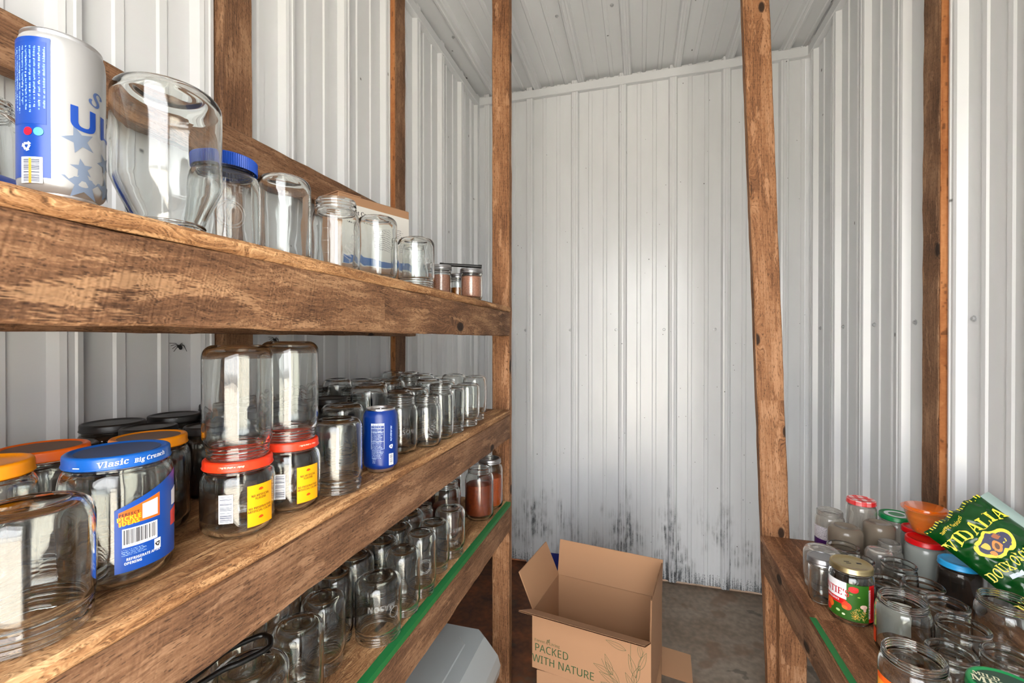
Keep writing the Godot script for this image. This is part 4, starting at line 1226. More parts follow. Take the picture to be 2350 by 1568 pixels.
# ---------------------------------------------------------------- things on the lowest shelf
func lower_shelf_things() -> void:
	var y := LOW + LIFT
	for q in [["food", -0.509, -0.482, 0.0495, 0.150, "largest upside-down jar on the lowest shelf, under the black jar lifter"], ["food", -0.531, -0.597, 0.0385, 0.135, "plain clear jar upside down beside the jar under the black lifter"], ["tall", -0.551, -0.682, 0.0385, 0.128, "jar upside down with embossed measure marks, between the plain jar and the diamond jar"], ["wide", -0.505, -0.786, 0.0455, 0.117, "wide jar upside down near the green edge, with embossed lettering"], ["food", -0.498, -0.8705, 0.0372, 0.135, "smooth jar upside down, second along from the wide embossed jar"], ["tall", -0.4935, -0.9445, 0.0356, 0.142, "tall jar upside down with an embossed medallion, near the green edge"], ["food", -0.512, -1.053, 0.0398, 0.122, "squat jar upside down behind the tall medallion jar"], ["tall", -0.504, -1.1365, 0.0412, 0.129, "jar upside down with embossed lettering, last before the amber jars"]]:
		var p := Vector3(q[1], y, q[2])
		var t := jar("upturned_jar", q[5], q[0], p, q[3], q[4], true, M.glass)
		var a := toward_camera(p)
		if q[2] < -0.78 and q[2] > -0.79:
			part("embossed_lettering", wrapped_text("MASON", 0.011, sans_bold, q[3], a - 0.15, 0.075, PI, 1.0, 0.0014), M.emboss, t)
			part("embossed_ring", ring_on_cylinder(0.010, 0.0007, q[3], a - 0.72, 0.060), M.emboss, t)
		elif q[2] < -0.94 and q[2] > -0.95:
			part("embossed_ring", ring_on_cylinder(0.016, 0.0008, q[3], a - 0.25, 0.075), M.emboss, t)
			part("embossed_ring", ring_on_cylinder(0.0125, 0.0008, q[3], a - 0.25, 0.075), M.emboss, t)
		elif q[2] < -1.13:
			part("embossed_lettering", wrapped_text("MASON", 0.010, sans_bold, q[3], a - 0.25, 0.080, PI, 1.0, 0.0014), M.emboss, t)
			part("embossed_lettering", wrapped_text("JAR", 0.010, sans_bold, q[3], a - 0.25, 0.045, PI, 1.0, 0.0014), M.emboss, t)
		elif q[2] < -0.68 and q[2] > -0.69:
			for k in 4:
				part("embossed_rib", patch(q[3] + 0.0005, a - 0.25, 0.009, 0.035 + 0.012 * k, 0.0364 + 0.012 * k, 4), M.emboss, t)
	# jars of amber preserve by the post
	var amber := mottled("amber_preserve", Color(0.42, 0.14, 0.03), Color(0.60, 0.26, 0.07), 61, 0.02)
	var orange := mottled("orange_preserve", Color(0.60, 0.22, 0.02), Color(0.86, 0.40, 0.05), 62, 0.08)
	for q in [[Vector3(-0.5145, y, -1.398), 0.0470, 0.168, amber, "quart mason jar with amber preserve in it, open, by the post", 0.115, 0.014], [Vector3(-0.5115, y, -1.498), 0.0455, 0.172, orange, "quart mason jar of orange preserve with a metal band, right against the post", 0.110, 0.0095], [Vector3(-0.562, y, -1.238), 0.0440, 0.165, amber, "jar of brown preserve with a rounded shoulder, behind the embossed upside-down jar", 0.095, 0.0095]]:
		var t := thing("filled_jar", q[4], "jar", q[0])
		part("glass_body", jar_mesh("mason", q[1], q[2], 56), M.glass, t)
		part("contents", contents_mesh(q[1] - 0.0034, q[6], q[5], q[1] - 0.004), q[3], t)
		if q[2] > 0.17:
			part("band", band_mesh(neck_of("mason", q[1]) + 0.0028, 0.016), M.zinc, t, Vector3(0, q[2] - 0.0155, 0))
	for q in [[-0.630, -1.410, 0.042, 0.150], [-0.650, -1.2405, 0.042, 0.150], [-0.600, -1.148, 0.036, 0.125]]:
		var t := thing("filled_jar", "jar of dark brown preserve in the back row of the lowest shelf", "jar", Vector3(q[0], y, q[1]), "brown preserve jars at the back")
		part("glass_body", jar_mesh("food", q[2], q[3], 40), M.glass, t)
		part("contents", contents_mesh(q[2] - 0.0034, 0.0095, q[3] * 0.72, q[2] - 0.004), amber, t)
	for q in [[-0.576, -0.749, 0.0330, 0.135], [-0.586, -0.824, 0.0390, 0.135], [-0.570, -0.9015, 0.0378, 0.135], [-0.575, -0.979, 0.0374, 0.135], [-0.592, -1.066, 0.0395, 0.135], [-0.620, -0.480, 0.0388, 0.132], [-0.620, -0.570, 0.0388, 0.132], [-0.629, -0.658, 0.0382, 0.132], [-0.650, -0.764, 0.0388, 0.132], [-0.664, -0.852, 0.0386, 0.132], [-0.660, -0.940, 0.0388, 0.132], [-0.663, -1.030, 0.0386, 0.132], [-0.682, -1.130, 0.0388, 0.132], [-0.630, -1.321, 0.0385, 0.132]]:
		jar("glass_jar", "clear jar upside down in the second row of the lowest shelf" if q[3] > 0.133 else "clear jar upside down in the rearmost row of the lowest shelf", "food", Vector3(q[0], y, q[1]), q[2], q[3], true, M.glass, "upside-down jars behind the front row of the lowest shelf", null, 0.012, 40)
	# black coated jar lifter lying on the jars
	var lt := thing("jar_lifter", "black rubber coated wire jar lifter lying on upside-down jars", "jar lifter", Vector3(-0.535, y + 0.150, -0.48))
	var b := Buf.new()
	var yy := y + 0.1545
	var c := Curve3D.new()
	for q in [[-0.556, -0.405], [-0.556, -0.456], [-0.557, -0.490], [-0.541, -0.526], [-0.526, -0.531], [-0.513, -0.522], [-0.507, -0.508], [-0.518, -0.480], [-0.532, -0.455], [-0.541, -0.405]]:
		c.add_point(Vector3(q[0], yy, q[1]))
	for k in c.point_count:
		var d := (c.get_point_position(mini(k + 1, c.point_count - 1)) - c.get_point_position(maxi(k - 1, 0))) * 0.2
		c.set_point_in(k, -d)
		c.set_point_out(k, d)
	tube_into(b, c.tessellate(4, 3), 0.0038, 10)
	part("wire_loop", b.mesh(), plain("black_vinyl", Color(0.018, 0.018, 0.02), 0.35), lt, -lt.position)
	b = Buf.new()
	tube_into(b, PackedVector3Array([Vector3(-0.556, yy, -0.415), Vector3(-0.552, yy + 0.003, -0.33)]), 0.0062, 10)
	tube_into(b, PackedVector3Array([Vector3(-0.541, yy, -0.415), Vector3(-0.538, yy + 0.003, -0.33)]), 0.0062, 10)
	part("handle", b.mesh(), plain("black_grip", Color(0.02, 0.02, 0.022), 0.5), lt, -lt.position)

# ---------------------------------------------------------------- things on the bench
func bench_things() -> void:
	var y := BENCH + LIFT
	jar("glass_jar", "rounded jar upside down at the front of the bench, behind the metal banded jar", "food", Vector3(0.4235, y, -1.2425), 0.0396, 0.094, true, M.glass_film)
	var t := thing("lidded_jar", "mason jar with a silver metal band and lid, beside the gold lidded jar", "jar", Vector3(0.399, y, -1.1755))
	part("glass_body", jar_mesh("wide", 0.0258, 0.101, 48), M.glass, t)
	part("band", band_mesh(0.0278, 0.016), M.zinc, t, Vector3(0, 0.087, 0))
	part("lid", lathe(PackedVector2Array([Vector2(0.0245, 0), Vector2(0.0245, 0.001), Vector2(0.018, 0.0012), Vector2(0, 0.0012)]), 40), M.zinc, t, Vector3(0, 0.1012, 0))
	# vegetable jar
	var p := Vector3(0.4355, y, -1.1195)
	var r := 0.0406
	t = jar("lidded_jar", "jar with a gold lid and a red, white and green vegetable label", "food", p, r, 0.120, false, M.glass, "", M.gold, 0.012, 64)
	var a := toward_camera(p)
	var lb := part("label", patch(r + 0.0003, a + 0.05, 0.100, 0.014, 0.090, 30), printed("vegetable_label", vegetable_label()), t)
	part("lettering", wrapped_text("AUNTIE'S", 0.0135, serif_bold, r + 0.0006, a + 0.92, 0.068, 0.0, 0.78), plain("label_crimson", Color(0.72, 0.03, 0.08), 0.4), lb)
	part("lettering", wrapped_text("PASTA SAUCE", 0.0042, sans_bold, r + 0.0006, a + 0.86, 0.050, 0.0, 0.8), M.white_ink, lb)
	part("lettering", wrapped_text("INGREDIENTS", 0.0042, sans_bold, r + 0.0006, a - 0.83, 0.066, PI / 2, 0.85), M.white_ink, lb)
	part("lettering", wrapped_text("VEGETABLES", 0.0042, sans_bold, r + 0.0006, a - 0.83, 0.036, PI / 2, 0.8), M.white_ink, lb)
	var lid := t.get_node("lid")
	var b := Buf.new()
	for q in [[-0.012, -0.006, 0.010, 0.003], [-0.010, 0.001, 0.009, 0.003], [0.010, -0.004, 0.009, 0.006]]:
		boxed(b, Vector3(q[0], 0.0103, q[1]), Vector3(q[0] + q[2], 0.0106, q[1] + q[3]), 0.0001)
	part("stamped_mark", b.mesh(), M.black_ink, lid)
	# open jars; film of dust on some
	for q in [["smooth", 0.486, -1.2940, 0.0345, 0.085, false, 0, "open jar with a wide mouth between the dusty upside-down jar and the gold lidded jar"], ["smooth", 0.494, -1.2285, 0.0292, 0.085, false, 0, "open jar directly behind the gold lidded vegetable jar"], ["mason", 0.563, -1.2970, 0.0289, 0.085, true, 1, "small jar upside down in front of the red lidded jar"], ["smooth", 0.572, -1.2295, 0.0330, 0.085, false, 0, "open jar in front of the red lidded jar, beside the dark light-blue lidded jar"], ["smooth", 0.506, -1.1345, 0.0294, 0.085, false, 0, "open jar between the gold lidded jar and the paper labelled open jar"], ["smooth", 0.573, -1.1395, 0.0354, 0.085, false, 0, "open wide jar in the row behind the paper labelled open jar"], ["smooth", 0.5705, -1.0595, 0.0338, 0.090, false, 0, "open wide jar beside the paper labelled open jar"], ["smooth", 0.5535, -0.9850, 0.0376, 0.090, false, 0, "open jar with a thick rim, two along from the green lidded salsa jar"], ["smooth", 0.4890, -0.8970, 0.0330, 0.090, false, 0, "open jar behind the orange labelled open jar"], ["smooth", 0.5725, -0.9110, 0.0345, 0.090, false, 0, "open wide jar behind the green lidded salsa jar"], ["smooth", 0.5800, -0.8330, 0.0335, 0.085, false, 0, "open jar on the bench edge side of the green lidded salsa jar"], ["tall", 0.604, -1.3400, 0.0272, 0.088, false, 1, "open threaded jar standing by the red lids, toward the metal wall"], ["food", 0.6500, -1.0400, 0.0450, 0.120, false, 0, "large open jar in front of the green onion bag"]]:
		jar("glass_jar", q[7], q[0], Vector3(q[1], y, q[2]), q[3], q[4], q[5], M.glass_film if q[6] == 1 else M.glass)
	for q in [[0.530, -1.3975, 0.0403, 0.097, "dusty brown film on a jar standing upside down, front one of the pair"], [0.610, -1.4080, 0.0353, 0.112, "dusty brown film on a jar standing upside down, rear one of the pair"]]:
		jar("glass_jar", q[4], "food", Vector3(q[0], y, q[1]), q[2], q[3], true, M.glass_dusty)
	# open jar with a white paper label
	p = Vector3(0.4775, y, -1.0125)
	r = 0.0422
	t = jar("open_jar", "open jar with a white and orange paper label seen from behind", "food", p, r, 0.110, false, M.glass, "", null, 0.012, 64)
	a = toward_camera(p)
	lb = part("label", patch(r + 0.0003, a + PI * 0.78, 0.085, 0.018, 0.080, 24), plain("label_paper", Color(0.86, 0.84, 0.80), 0.6), t)
	part("blue_mark", patch(r + 0.0006, a + PI * 0.80, 0.014, 0.050, 0.056, 4), plain("label_mark_blue", Color(0.10, 0.30, 0.55), 0.5), lb)
	part("orange_field", patch(r + 0.0006, a + 1.38, 0.022, 0.018, 0.045, 6), plain("label_vermilion", Color(0.88, 0.26, 0.05), 0.5), lb)
	# open jar with an orange label
	p = Vector3(0.4015, y, -0.8215)
	r = 0.0435
	t = jar("open_jar", "open jar with an orange and yellow label at the end of the bench edge", "food", p, r, 0.120, false, M.glass, "", null, 0.012, 64)
	a = toward_camera(p)
	part("label", patch(r + 0.0003, a + 0.75, 0.045, 0.016, 0.082, 16), plain("label_amber", Color(0.95, 0.60, 0.16), 0.5), t)
	part("label_edge", patch(r + 0.0005, a + 0.75, 0.045, 0.073, 0.082, 16), plain("label_deep_orange", Color(0.92, 0.36, 0.06), 0.5), t)
	part("printed_mark", wrapped_text("NET WT 16 OZ", 0.0042, sans_bold, r + 0.0004, a - 0.5 + PI, 0.086), M.black_ink, t)
	# jar with purple label, gingham lid jar
	p = Vector3(0.523, y, -1.4820)
	t = jar("open_jar", "open jar with a white and purple label by the metal wall corner", "food", p, 0.0358, 0.108, false, M.glass_film, "", null, 0.012, 56)
	a = toward_camera(p)
	lb = part("label", patch(0.0361, a + 0.45, 0.070, 0.030, 0.066, 20), printed("purple_label_print", small_print(160, 90, 77, Color(0.87, 0.86, 0.89), Color(0.42, 0.40, 0.48), 8)), t)
	part("purple_band", patch(0.0362, a + 0.45, 0.070, 0.008, 0.030, 20), plain("label_purple", Color(0.25, 0.06, 0.38), 0.5), lb)
	p = Vector3(0.600, y, -1.4825)
	t = thing("lidded_jar", "jar with a red and white gingham lid near the wall", "jar", p)
	part("glass_body", jar_mesh("food", 0.0358, 0.146, 56), M.glass_film, t)
	part("lid", lid_mesh(0.0343, 0.013, 56), printed_tri("gingham", gingham(128)), t, Vector3(0, 0.135, 0))
	# coloured lids
	jar("lidded_jar", "cloudy grey jar with a bright red plastic lid, in front of the orange fruit tub", "food", Vector3(0.672, y, -1.3310), 0.0398, 0.110, false, M.glass_cloudy, "", M.lid_red, 0.013)
	jar("lidded_jar", "jar with a red plastic lid partly under the orange fruit tub", "food", Vector3(0.690, y, -1.4050), 0.0310, 0.110, false, M.glass_cloudy, "", M.lid_red, 0.013)
	t = jar("lidded_jar", "jar with a green printed lid beside the wall, behind the red lids", "wide", Vector3(0.682, y, -1.4800), 0.0383, 0.115, false, M.glass_film, "", M.lid_green, 0.013)
	var ring := lathe(PackedVector2Array([Vector2(0.027, 0), Vector2(0.027, 0.0003), Vector2(0.018, 0.0004), Vector2(0.018, 0)]), 32)
	part("printed_ring", ring, M.white_ink, t.get_node("lid"), Vector3(0, 0.0116, 0))
	t = jar("lidded_jar", "dark jar with a light blue lid under the green onion bag", "food", Vector3(0.6905, y, -1.2425), 0.0378, 0.100, false, M.glass_smoky, "", M.lid_sky, 0.013)
	part("dark_contents", contents_mesh(0.0342, 0.0095, 0.062, 0.034), plain("dark_jelly", Color(0.07, 0.04, 0.04), 0.3), t)
	# salsa jar with green lid and lettering
	t = jar("lidded_jar", "salsa jar with a wide green lid reading MILD at the bench end", "wide", Vector3(0.4855, y, -0.7720), 0.0425, 0.122, false, M.glass, "", M.lid_green, 0.014, 64)
	lid = t.get_node("lid")
	part("dark_green_disc", lathe(PackedVector2Array([Vector2(0.0345, 0), Vector2(0.0345, 0.0003), Vector2(0, 0.0004)]), 48), plain("dark_green_ink", Color(0.02, 0.22, 0.15), 0.4), lid, Vector3(0, 0.0125, 0))
	var tx := part("lettering", flat_text("MILD", 0.0075, serif_bold), plain("cream_ink", Color(0.85, 0.84, 0.72), 0.5), lid, Vector3(-0.014, 0.0132, -0.020))
	tx.basis = Basis(Vector3.UP, -0.35) * Basis(Vector3.RIGHT, -PI / 2)
	tx = part("lettering", flat_text("MEXICO", 0.013, serif_bold), plain("cream_ink", Color(0.85, 0.84, 0.72), 0.5), lid, Vector3(0.0, 0.0132, -0.001))
	tx.basis = Basis(Vector3.UP, -0.35) * Basis(Vector3.RIGHT, -PI / 2)
	# tub of orange fruit on the red lids
	t = thing("fruit_tub", "clear plastic tub of orange fruit pieces sitting on red lids", "tub", Vector3(0.6900, y + 0.1106, -1.3660))
	part("tub_wall", lathe(PackedVector2Array([Vector2(0, 0.0), Vector2(0.022, 0.0), Vector2(0.0245, 0.002), Vector2(0.036, 0.030), Vector2(0.0425, 0.056), Vector2(0.0425, 0.0585), Vector2(0.0475, 0.0590), Vector2(0.0475, 0.0602), Vector2(0.0418, 0.0602), Vector2(0.0345, 0.030), Vector2(0.0232, 0.0032), Vector2(0, 0.0012)]), 56, 0.6), M.tub_plastic, t)
	part("fruit", fruit_mesh(), mottled("orange_fruit", Color(0.80, 0.30, 0.01), Color(0.97, 0.52, 0.05), 71, 0.03), t)
	part("lid", lathe(PackedVector2Array([Vector2(0.0478, 0.0604), Vector2(0.0478, 0.0618), Vector2(0.043, 0.0624), Vector2(0.041, 0.0668), Vector2(0.034, 0.0682), Vector2(0, 0.0686), Vector2(0, 0.0676), Vector2(0.034, 0.0672), Vector2(0.0405, 0.0655), Vector2(0.0425, 0.0606)]), 56, 0.6), thin_glass("orange_film", Color(0.95, 0.45, 0.05), 0.55, 0.1), t)
	onion_bag()

func printed_tri(called: String, im: Image) -> StandardMaterial3D:
	var m := plain(called, Color.WHITE, 0.45)
	m.albedo_texture = ImageTexture.create_from_image(im)
	m.uv1_triplanar = true
	m.uv1_scale = Vector3.ONE * 22.0
	return m

func gingham(n: int) -> Image:
	var im := Image.create(n, n, false, Image.FORMAT_RGB8)
	for y in n:
		for x in n:
			var a := int(x * 4.0 / n) % 2
			var b := int(y * 4.0 / n) % 2
			im.set_pixel(x, y, [Color(0.92, 0.89, 0.88), Color(0.88, 0.36, 0.36), Color(0.80, 0.04, 0.07)][a + b])
	return im

func vegetable_label() -> Image:
	var w := 384
	var h := 280
	var im := Image.create(w, h, false, Image.FORMAT_RGB8)
	im.fill(Color(0.16, 0.36, 0.07))
	im.fill_rect(Rect2i(0, 0, 170, 130), Color(0.90, 0.90, 0.91))
	im.fill_rect(Rect2i(0, 130, 165, 44), Color(0.78, 0.05, 0.07))
	im.fill_rect(Rect2i(150, 140, 26, 60), Color(0.85, 0.20, 0.06))
	im.fill_rect(Rect2i(326, 0, 58, h), Color(0.76, 0.04, 0.07))
	im.fill_rect(Rect2i(346, 14, 22, h - 28), Color(0.60, 0.03, 0.05))
	var r := RandomNumberGenerator.new()
	r.seed = 5
	var blob := func(cx: float, cy: float, rx: float, ry: float, c: Color) -> void:
		for yy in range(int(cy - ry), int(cy + ry)):
			for xx in range(int(cx - rx), int(cx + rx)):
				if xx >= 0 and yy >= 0 and xx < w and yy < h and pow((xx - cx) / rx, 2) + pow((yy - cy) / ry, 2) < 1.0:
					im.set_pixel(xx, yy, c.lightened(0.12 * sin(xx * 0.5) * cos(yy * 0.4) + 0.05))
	blob.call(215, 40, 34, 24, Color(0.80, 0.05, 0.07))
	blob.call(228, 30, 20, 12, Color(0.86, 0.14, 0.12))
	blob.call(200, 78, 12, 5, Color(0.40, 0.62, 0.18))
	blob.call(250, 90, 10, 4, Color(0.62, 0.75, 0.30))
	blob.call(170, 176, 34, 30, Color(0.86, 0.22, 0.08))
	blob.call(158, 190, 20, 14, Color(0.90, 0.40, 0.12))
	blob.call(35, 200, 40, 34, Color(0.90, 0.36, 0.06))
	blob.call(20, 240, 30, 26, Color(0.80, 0.12, 0.06))
	blob.call(285, 160, 26, 16, Color(0.86, 0.72, 0.66))
	blob.call(292, 178, 12, 20, Color(0.80, 0.66, 0.60))
	blob.call(150, 245, 12, 8, Color(0.85, 0.88, 0.75))
	blob.call(110, 230, 16, 10, Color(0.70, 0.82, 0.55))
	for k in 60:
		var x0 := r.randf_range(205, 300)
		var y0 := r.randf_range(180, 262)
		var d := Vector2(1, 0).rotated(r.randf() * TAU)
		for s in r.randi_range(10, 26):
			var q := Vector2(x0, y0) + d * s
			if q.x > 0 and q.y > 0 and q.x < w - 2 and q.y < h - 2:
				im.fill_rect(Rect2i(int(q.x), int(q.y), 2, 2), Color(0.93, 0.80, 0.52).lerp(Color(0.95, 0.60, 0.15), (k % 3) * 0.4))
	return im

func fruit_mesh() -> ArrayMesh:
	var n := noise(81, 55.0, 2)
	var b := Buf.new()
	var seg := 44
	var prof := [Vector2(0, 0.002), Vector2(0.0225, 0.0035), Vector2(0.0275, 0.013), Vector2(0.0318, 0.024), Vector2(0.035, 0.034), Vector2(0.0372, 0.042), Vector2(0.034, 0.048), Vector2(0.022, 0.051), Vector2(0.010, 0.053), Vector2(0, 0.053)]
	var pts := []
	var uvs := []
	for p in prof:
		for i in seg + 1:
			var a := TAU * i / seg
			var d := 1.0 + 0.05 * n.get_noise_3d(cos(a) * 0.04, p.y, sin(a) * 0.04) - 0.02
			pts.append(Vector3(p.x * d * cos(a), p.y + 0.003 * n.get_noise_3d(cos(a) * p.x, 3.0, sin(a) * p.x), p.x * d * sin(a)))
			uvs.append(Vector2(float(i) / seg, p.y))
	b.sheet(pts, prof.size(), seg + 1, uvs, -1.0)
	return b.mesh()

var bag_c := Vector3(0.731, 0.852, -1.172)
var bag_s: Vector3
var bag_t: Vector3
var bag_n: Vector3
var bag_noise: FastNoiseLite

func bag_point(s: float, t: float, side: float) -> Vector3:
	# s across the print (-1..1), t up the print, side +1 front, -1 back
	var puff := pow(maxf(0.0, 1.0 - pow(absf(s), 3.0)), 0.6) * pow(maxf(0.0, 1.0 - pow(absf(t), 4.0)), 0.6)
	var hw := 0.066 * (1.0 + 0.05 * t * t)
	var crumple := bag_noise.get_noise_3d(s * 2.0, t * 2.6, side * 3.0) * 0.010 * (0.25 + puff)
	return bag_c + bag_s * (s * hw) + bag_t * (t * 0.105 + 0.006 * bag_noise.get_noise_2d(s * 3.0, 9.0)) + bag_n * (side * (0.026 * puff) + crumple)

func bag_print(called: String, parent: Node3D, txt: String, height: float, font: Font, s0: float, t0: float, squeeze: float, mat: Material, turn := 0.0) -> void:
	var arr := text_arrays(txt, height, font)
	var vs: PackedVector3Array = arr[Mesh.ARRAY_VERTEX]
	for i in vs.size():
		var q := Vector2(vs[i].x * squeeze, vs[i].y).rotated(turn)
		vs[i] = bag_point(s0 + q.x / 0.066, t0 + q.y / 0.105, 1.0) + bag_n * 0.0016 - parent.position
	arr[Mesh.ARRAY_VERTEX] = vs
	var ns: PackedVector3Array = arr[Mesh.ARRAY_NORMAL]
	for i in ns.size():
		ns[i] = bag_n
	arr[Mesh.ARRAY_NORMAL] = ns
	var m := ArrayMesh.new()
	m.add_surface_from_arrays(Mesh.PRIMITIVE_TRIANGLES, arr)
	part(called, m, mat, parent)

func bag_shape(called: String, parent: Node3D, pts: PackedVector2Array, s0: float, t0: float, lift: float, mat: Material) -> void:
	# a printed outline laid on the crumpled film: rings from its middle outwards
	var b := Buf.new()
	var n := pts.size()
	for k in 7:
		for i in n + 1:
			var q: Vector2 = pts[i % n] * (k / 6.0)
			b.vert(bag_point(s0 + q.x / 0.066, t0 + q.y / 0.105, 1.0) + bag_n * lift - parent.position, bag_n)
	for k in 6:
		for i in n:
			var a := k * (n + 1) + i
			b.ix.append_array([a, a + 1, a + n + 1, a + 1, a + n + 2, a + n + 1])
	part(called, b.mesh(), mat, parent)

func onion_bag() -> void:
	var eye := Vector3(0, 1.3, 0)
	bag_n = Vector3(-0.42, 0.48, 0.77).normalized()
	var across := Vector3.UP.cross(bag_n).normalized()
	var upward := bag_n.cross(across).normalized()
	bag_s = (across * 0.60 + upward * 0.80).normalized()
	bag_t = (-across * 0.80 + upward * 0.60).normalized()
	bag_noise = noise(91, 1.0, 3)
	var t := thing("onion_bag", "green plastic onion bag with yellow lettering slumped on the jars", "bag", bag_c - Vector3(0, 0.08, 0))
	var green := plain("green_film", Color(0.015, 0.25, 0.07), 0.22)
	var yellow := plain("yellow_print", Color(0.90, 0.80, 0.10), 0.35)
	for side in [1.0, -1.0]:
		var pts := []
		var uvs := []
		for i in 33:
			for j in 25:
				var p := bag_point(-1.0 + j / 12.0, -1.0 + i / 16.0, side)
				if j == 0 or j == 24 or i == 0 or i == 32:
					p = (bag_point(-1.0 + j / 12.0, -1.0 + i / 16.0, 1.0) + bag_point(-1.0 + j / 12.0, -1.0 + i / 16.0, -1.0)) * 0.5
				pts.append(p - t.position)
				uvs.append(Vector2(j / 24.0, i / 32.0))
		var b := Buf.new()
		b.sheet(pts, 33, 25, uvs, side)
		part("front_film" if side > 0 else "mesh_back", b.mesh(), green if side > 0 else mottled("yellow_net", Color(0.36, 0.30, 0.03), Color(0.78, 0.66, 0.12), 93, 0.12), t)
	# crimped seam with yellow dashes along the top edge
	var b2 := Buf.new()
	for k in 22:
		var s := -0.96 + 1.92 * k / 21.0
		var a := bag_point(s, 1.0, 0.0)
		var c := bag_point(s, 0.93, 1.0) + bag_n * 0.001
		b2.quad(a - bag_s * 0.0011, a + bag_s * 0.0011, c + bag_s * 0.0011, c - bag_s * 0.0011, bag_n)
	part("seam_dashes", b2.mesh(), yellow, t, -t.position)
	var ov := PackedVector2Array()
	var inn := PackedVector2Array()
	for k in 40:
		var a := TAU * k / 40.0
		var e := 1.0 + 0.10 * absf(cos(a)) 
		ov.append(Vector2(cos(a) * 0.034 * e, sin(a) * 0.023))
		inn.append(Vector2(cos(a) * 0.0275 * e, sin(a) * 0.0175))
	bag_shape("badge_rim", t, ov, 0.0, 0.20, 0.0016, yellow)
	bag_shape("badge_field", t, inn, 0.0, 0.20, 0.0022, plain("navy_print", Color(0.06, 0.05, 0.26), 0.35))
	var gold := plain("onion_print", Color(0.80, 0.52, 0.18), 0.4)
	bag_shape("onion_picture", t, circle2(0.0092), -0.02, 0.14, 0.0028, gold)
	bag_shape("onion_picture", t, circle2(0.0046), -0.02, 0.14, 0.0034, plain("onion_core", Color(0.35, 0.20, 0.08), 0.4))
	bag_shape("onion_picture", t, circle2(0.0068), -0.24, 0.25, 0.0028, plain("onion_pale", Color(0.86, 0.72, 0.25), 0.4))
	bag_shape("onion_picture", t, circle2(0.0050), -0.26, 0.11, 0.0028, gold)
	bag_shape("onion_picture", t, circle2(0.0055), 0.18, 0.28, 0.0028, plain("onion_brown", Color(0.62, 0.33, 0.12), 0.4))
	bag_print("lettering", t, "VIDALIA", 0.021, serif_bold, 0.0, 0.545, 1.05, yellow)
	bag_print("lettering", t, "DOUX OIGNONS", 0.017, serif_bold, 0.05, -0.155, 0.68, yellow)
	bag_print("lettering", t, "VIDALIA", 0.023, serif_bold, 0.05, -0.72, 1.0, yellow)
	bag_print("small_lettering", t, "sweet onions", 0.0075, sans, -0.35, 0.80, 0.9, yellow)
	bag_shape("white_patch", t, PackedVector2Array([Vector2(-0.012, -0.004), Vector2(0.012, -0.004), Vector2(0.014, 0.004), Vector2(-0.010, 0.003)]), -0.35, -0.32, 0.0018, plain("pale_print", Color(0.75, 0.80, 0.86), 0.4))
	# clear band on the upper side and the gathered knot
	b2 = Buf.new()
	var bp := []
	var bu := []
	for i in 3:
		for j in 20:
			var tt := 0.95 - 1.6 * j / 19.0
			var q := bag_point(1.0, tt, 0.0) + bag_s * (0.011 * i) + bag_n * (-0.004 * i * i)
			bp.append(q - t.position)
			bu.append(Vector2(i / 2.0, j / 19.0))
	b2.sheet(bp, 3, 20, bu, 1.0)
	part("clear_band", b2.mesh(), plain("milky_film", Color(0.60, 0.68, 0.66), 0.3), t)
	b2 = Buf.new()
	var kp := []
	var ku := []
	var kc := bag_c + bag_s * 0.085 - bag_t * 0.075 - bag_n * 0.012
	for i in 11:
		for j in 17:
			var th := PI * i / 10.0
			var ph := TAU * j / 16.0
			var d := 1.0 + 0.28 * bag_noise.get_noise_3d(cos(ph) * sin(th) * 2.5, cos(th) * 2.5, sin(ph) * sin(th) * 2.5)
			kp.append(kc + (bag_t * cos(th) * -0.030 + (bag_s * cos(ph) + bag_n * sin(ph)) * sin(th) * 0.012) * d - t.position)
			ku.append(Vector2(j / 16.0, i / 10.0))
	b2.sheet(kp, 11, 17, ku, 1.0)
	part("gathered_knot", b2.mesh(), mottled("net_knot", Color(0.05, 0.16, 0.05), Color(0.55, 0.52, 0.10), 95, 0.1), t)

# ---------------------------------------------------------------- things on the floor
# stacked rings with cut corners: each layer [y, x0, z0, x1, z1, corner]
func stack_into(b: Buf, layers: Array) -> void:
	var rings := []
	for l in layers:
		var c: float = l[5]
		rings.append([Vector3(l[1] + c, l[0], l[2]), Vector3(l[3] - c, l[0], l[2]), Vector3(l[3], l[0], l[2] + c), Vector3(l[3], l[0], l[4] - c), Vector3(l[3] - c, l[0], l[4]), Vector3(l[1] + c, l[0], l[4]), Vector3(l[1], l[0], l[4] - c), Vector3(l[1], l[0], l[2] + c)])
	for i in rings.size() - 1:
		for k in 8:
			var a: Vector3 = rings[i][k]
			var bb: Vector3 = rings[i][(k + 1) % 8]
			var cc: Vector3 = rings[i + 1][(k + 1) % 8]
			var d: Vector3 = rings[i + 1][k]
			var nn := (cc - a).cross(d - bb)
			if nn.length() < 1e-9:
				continue
			nn = nn.normalized()
			var mid: Vector3 = (rings[i][0] + rings[i][4] + rings[i + 1][0] + rings[i + 1][4]) * 0.25
			if nn.dot((a + bb + cc + d) * 0.25 - mid) < 0 and absf(nn.y) < 0.999:
				nn = -nn
			if absf(nn.y) > 0.999:
				nn = Vector3(0, 1 if layers[i + 1][3] - layers[i + 1][1] < layers[i][3] - layers[i][1] else -1, 0)
			b.quad(a, bb, cc, d, nn)
	for e in [[0, -1.0], [rings.size() - 1, 1.0]]:
		var rg: Array = rings[e[0]]
		for k in range(1, 7):
			b.tri(rg[0], rg[k], rg[k + 1], Vector3(0, e[1], 0))

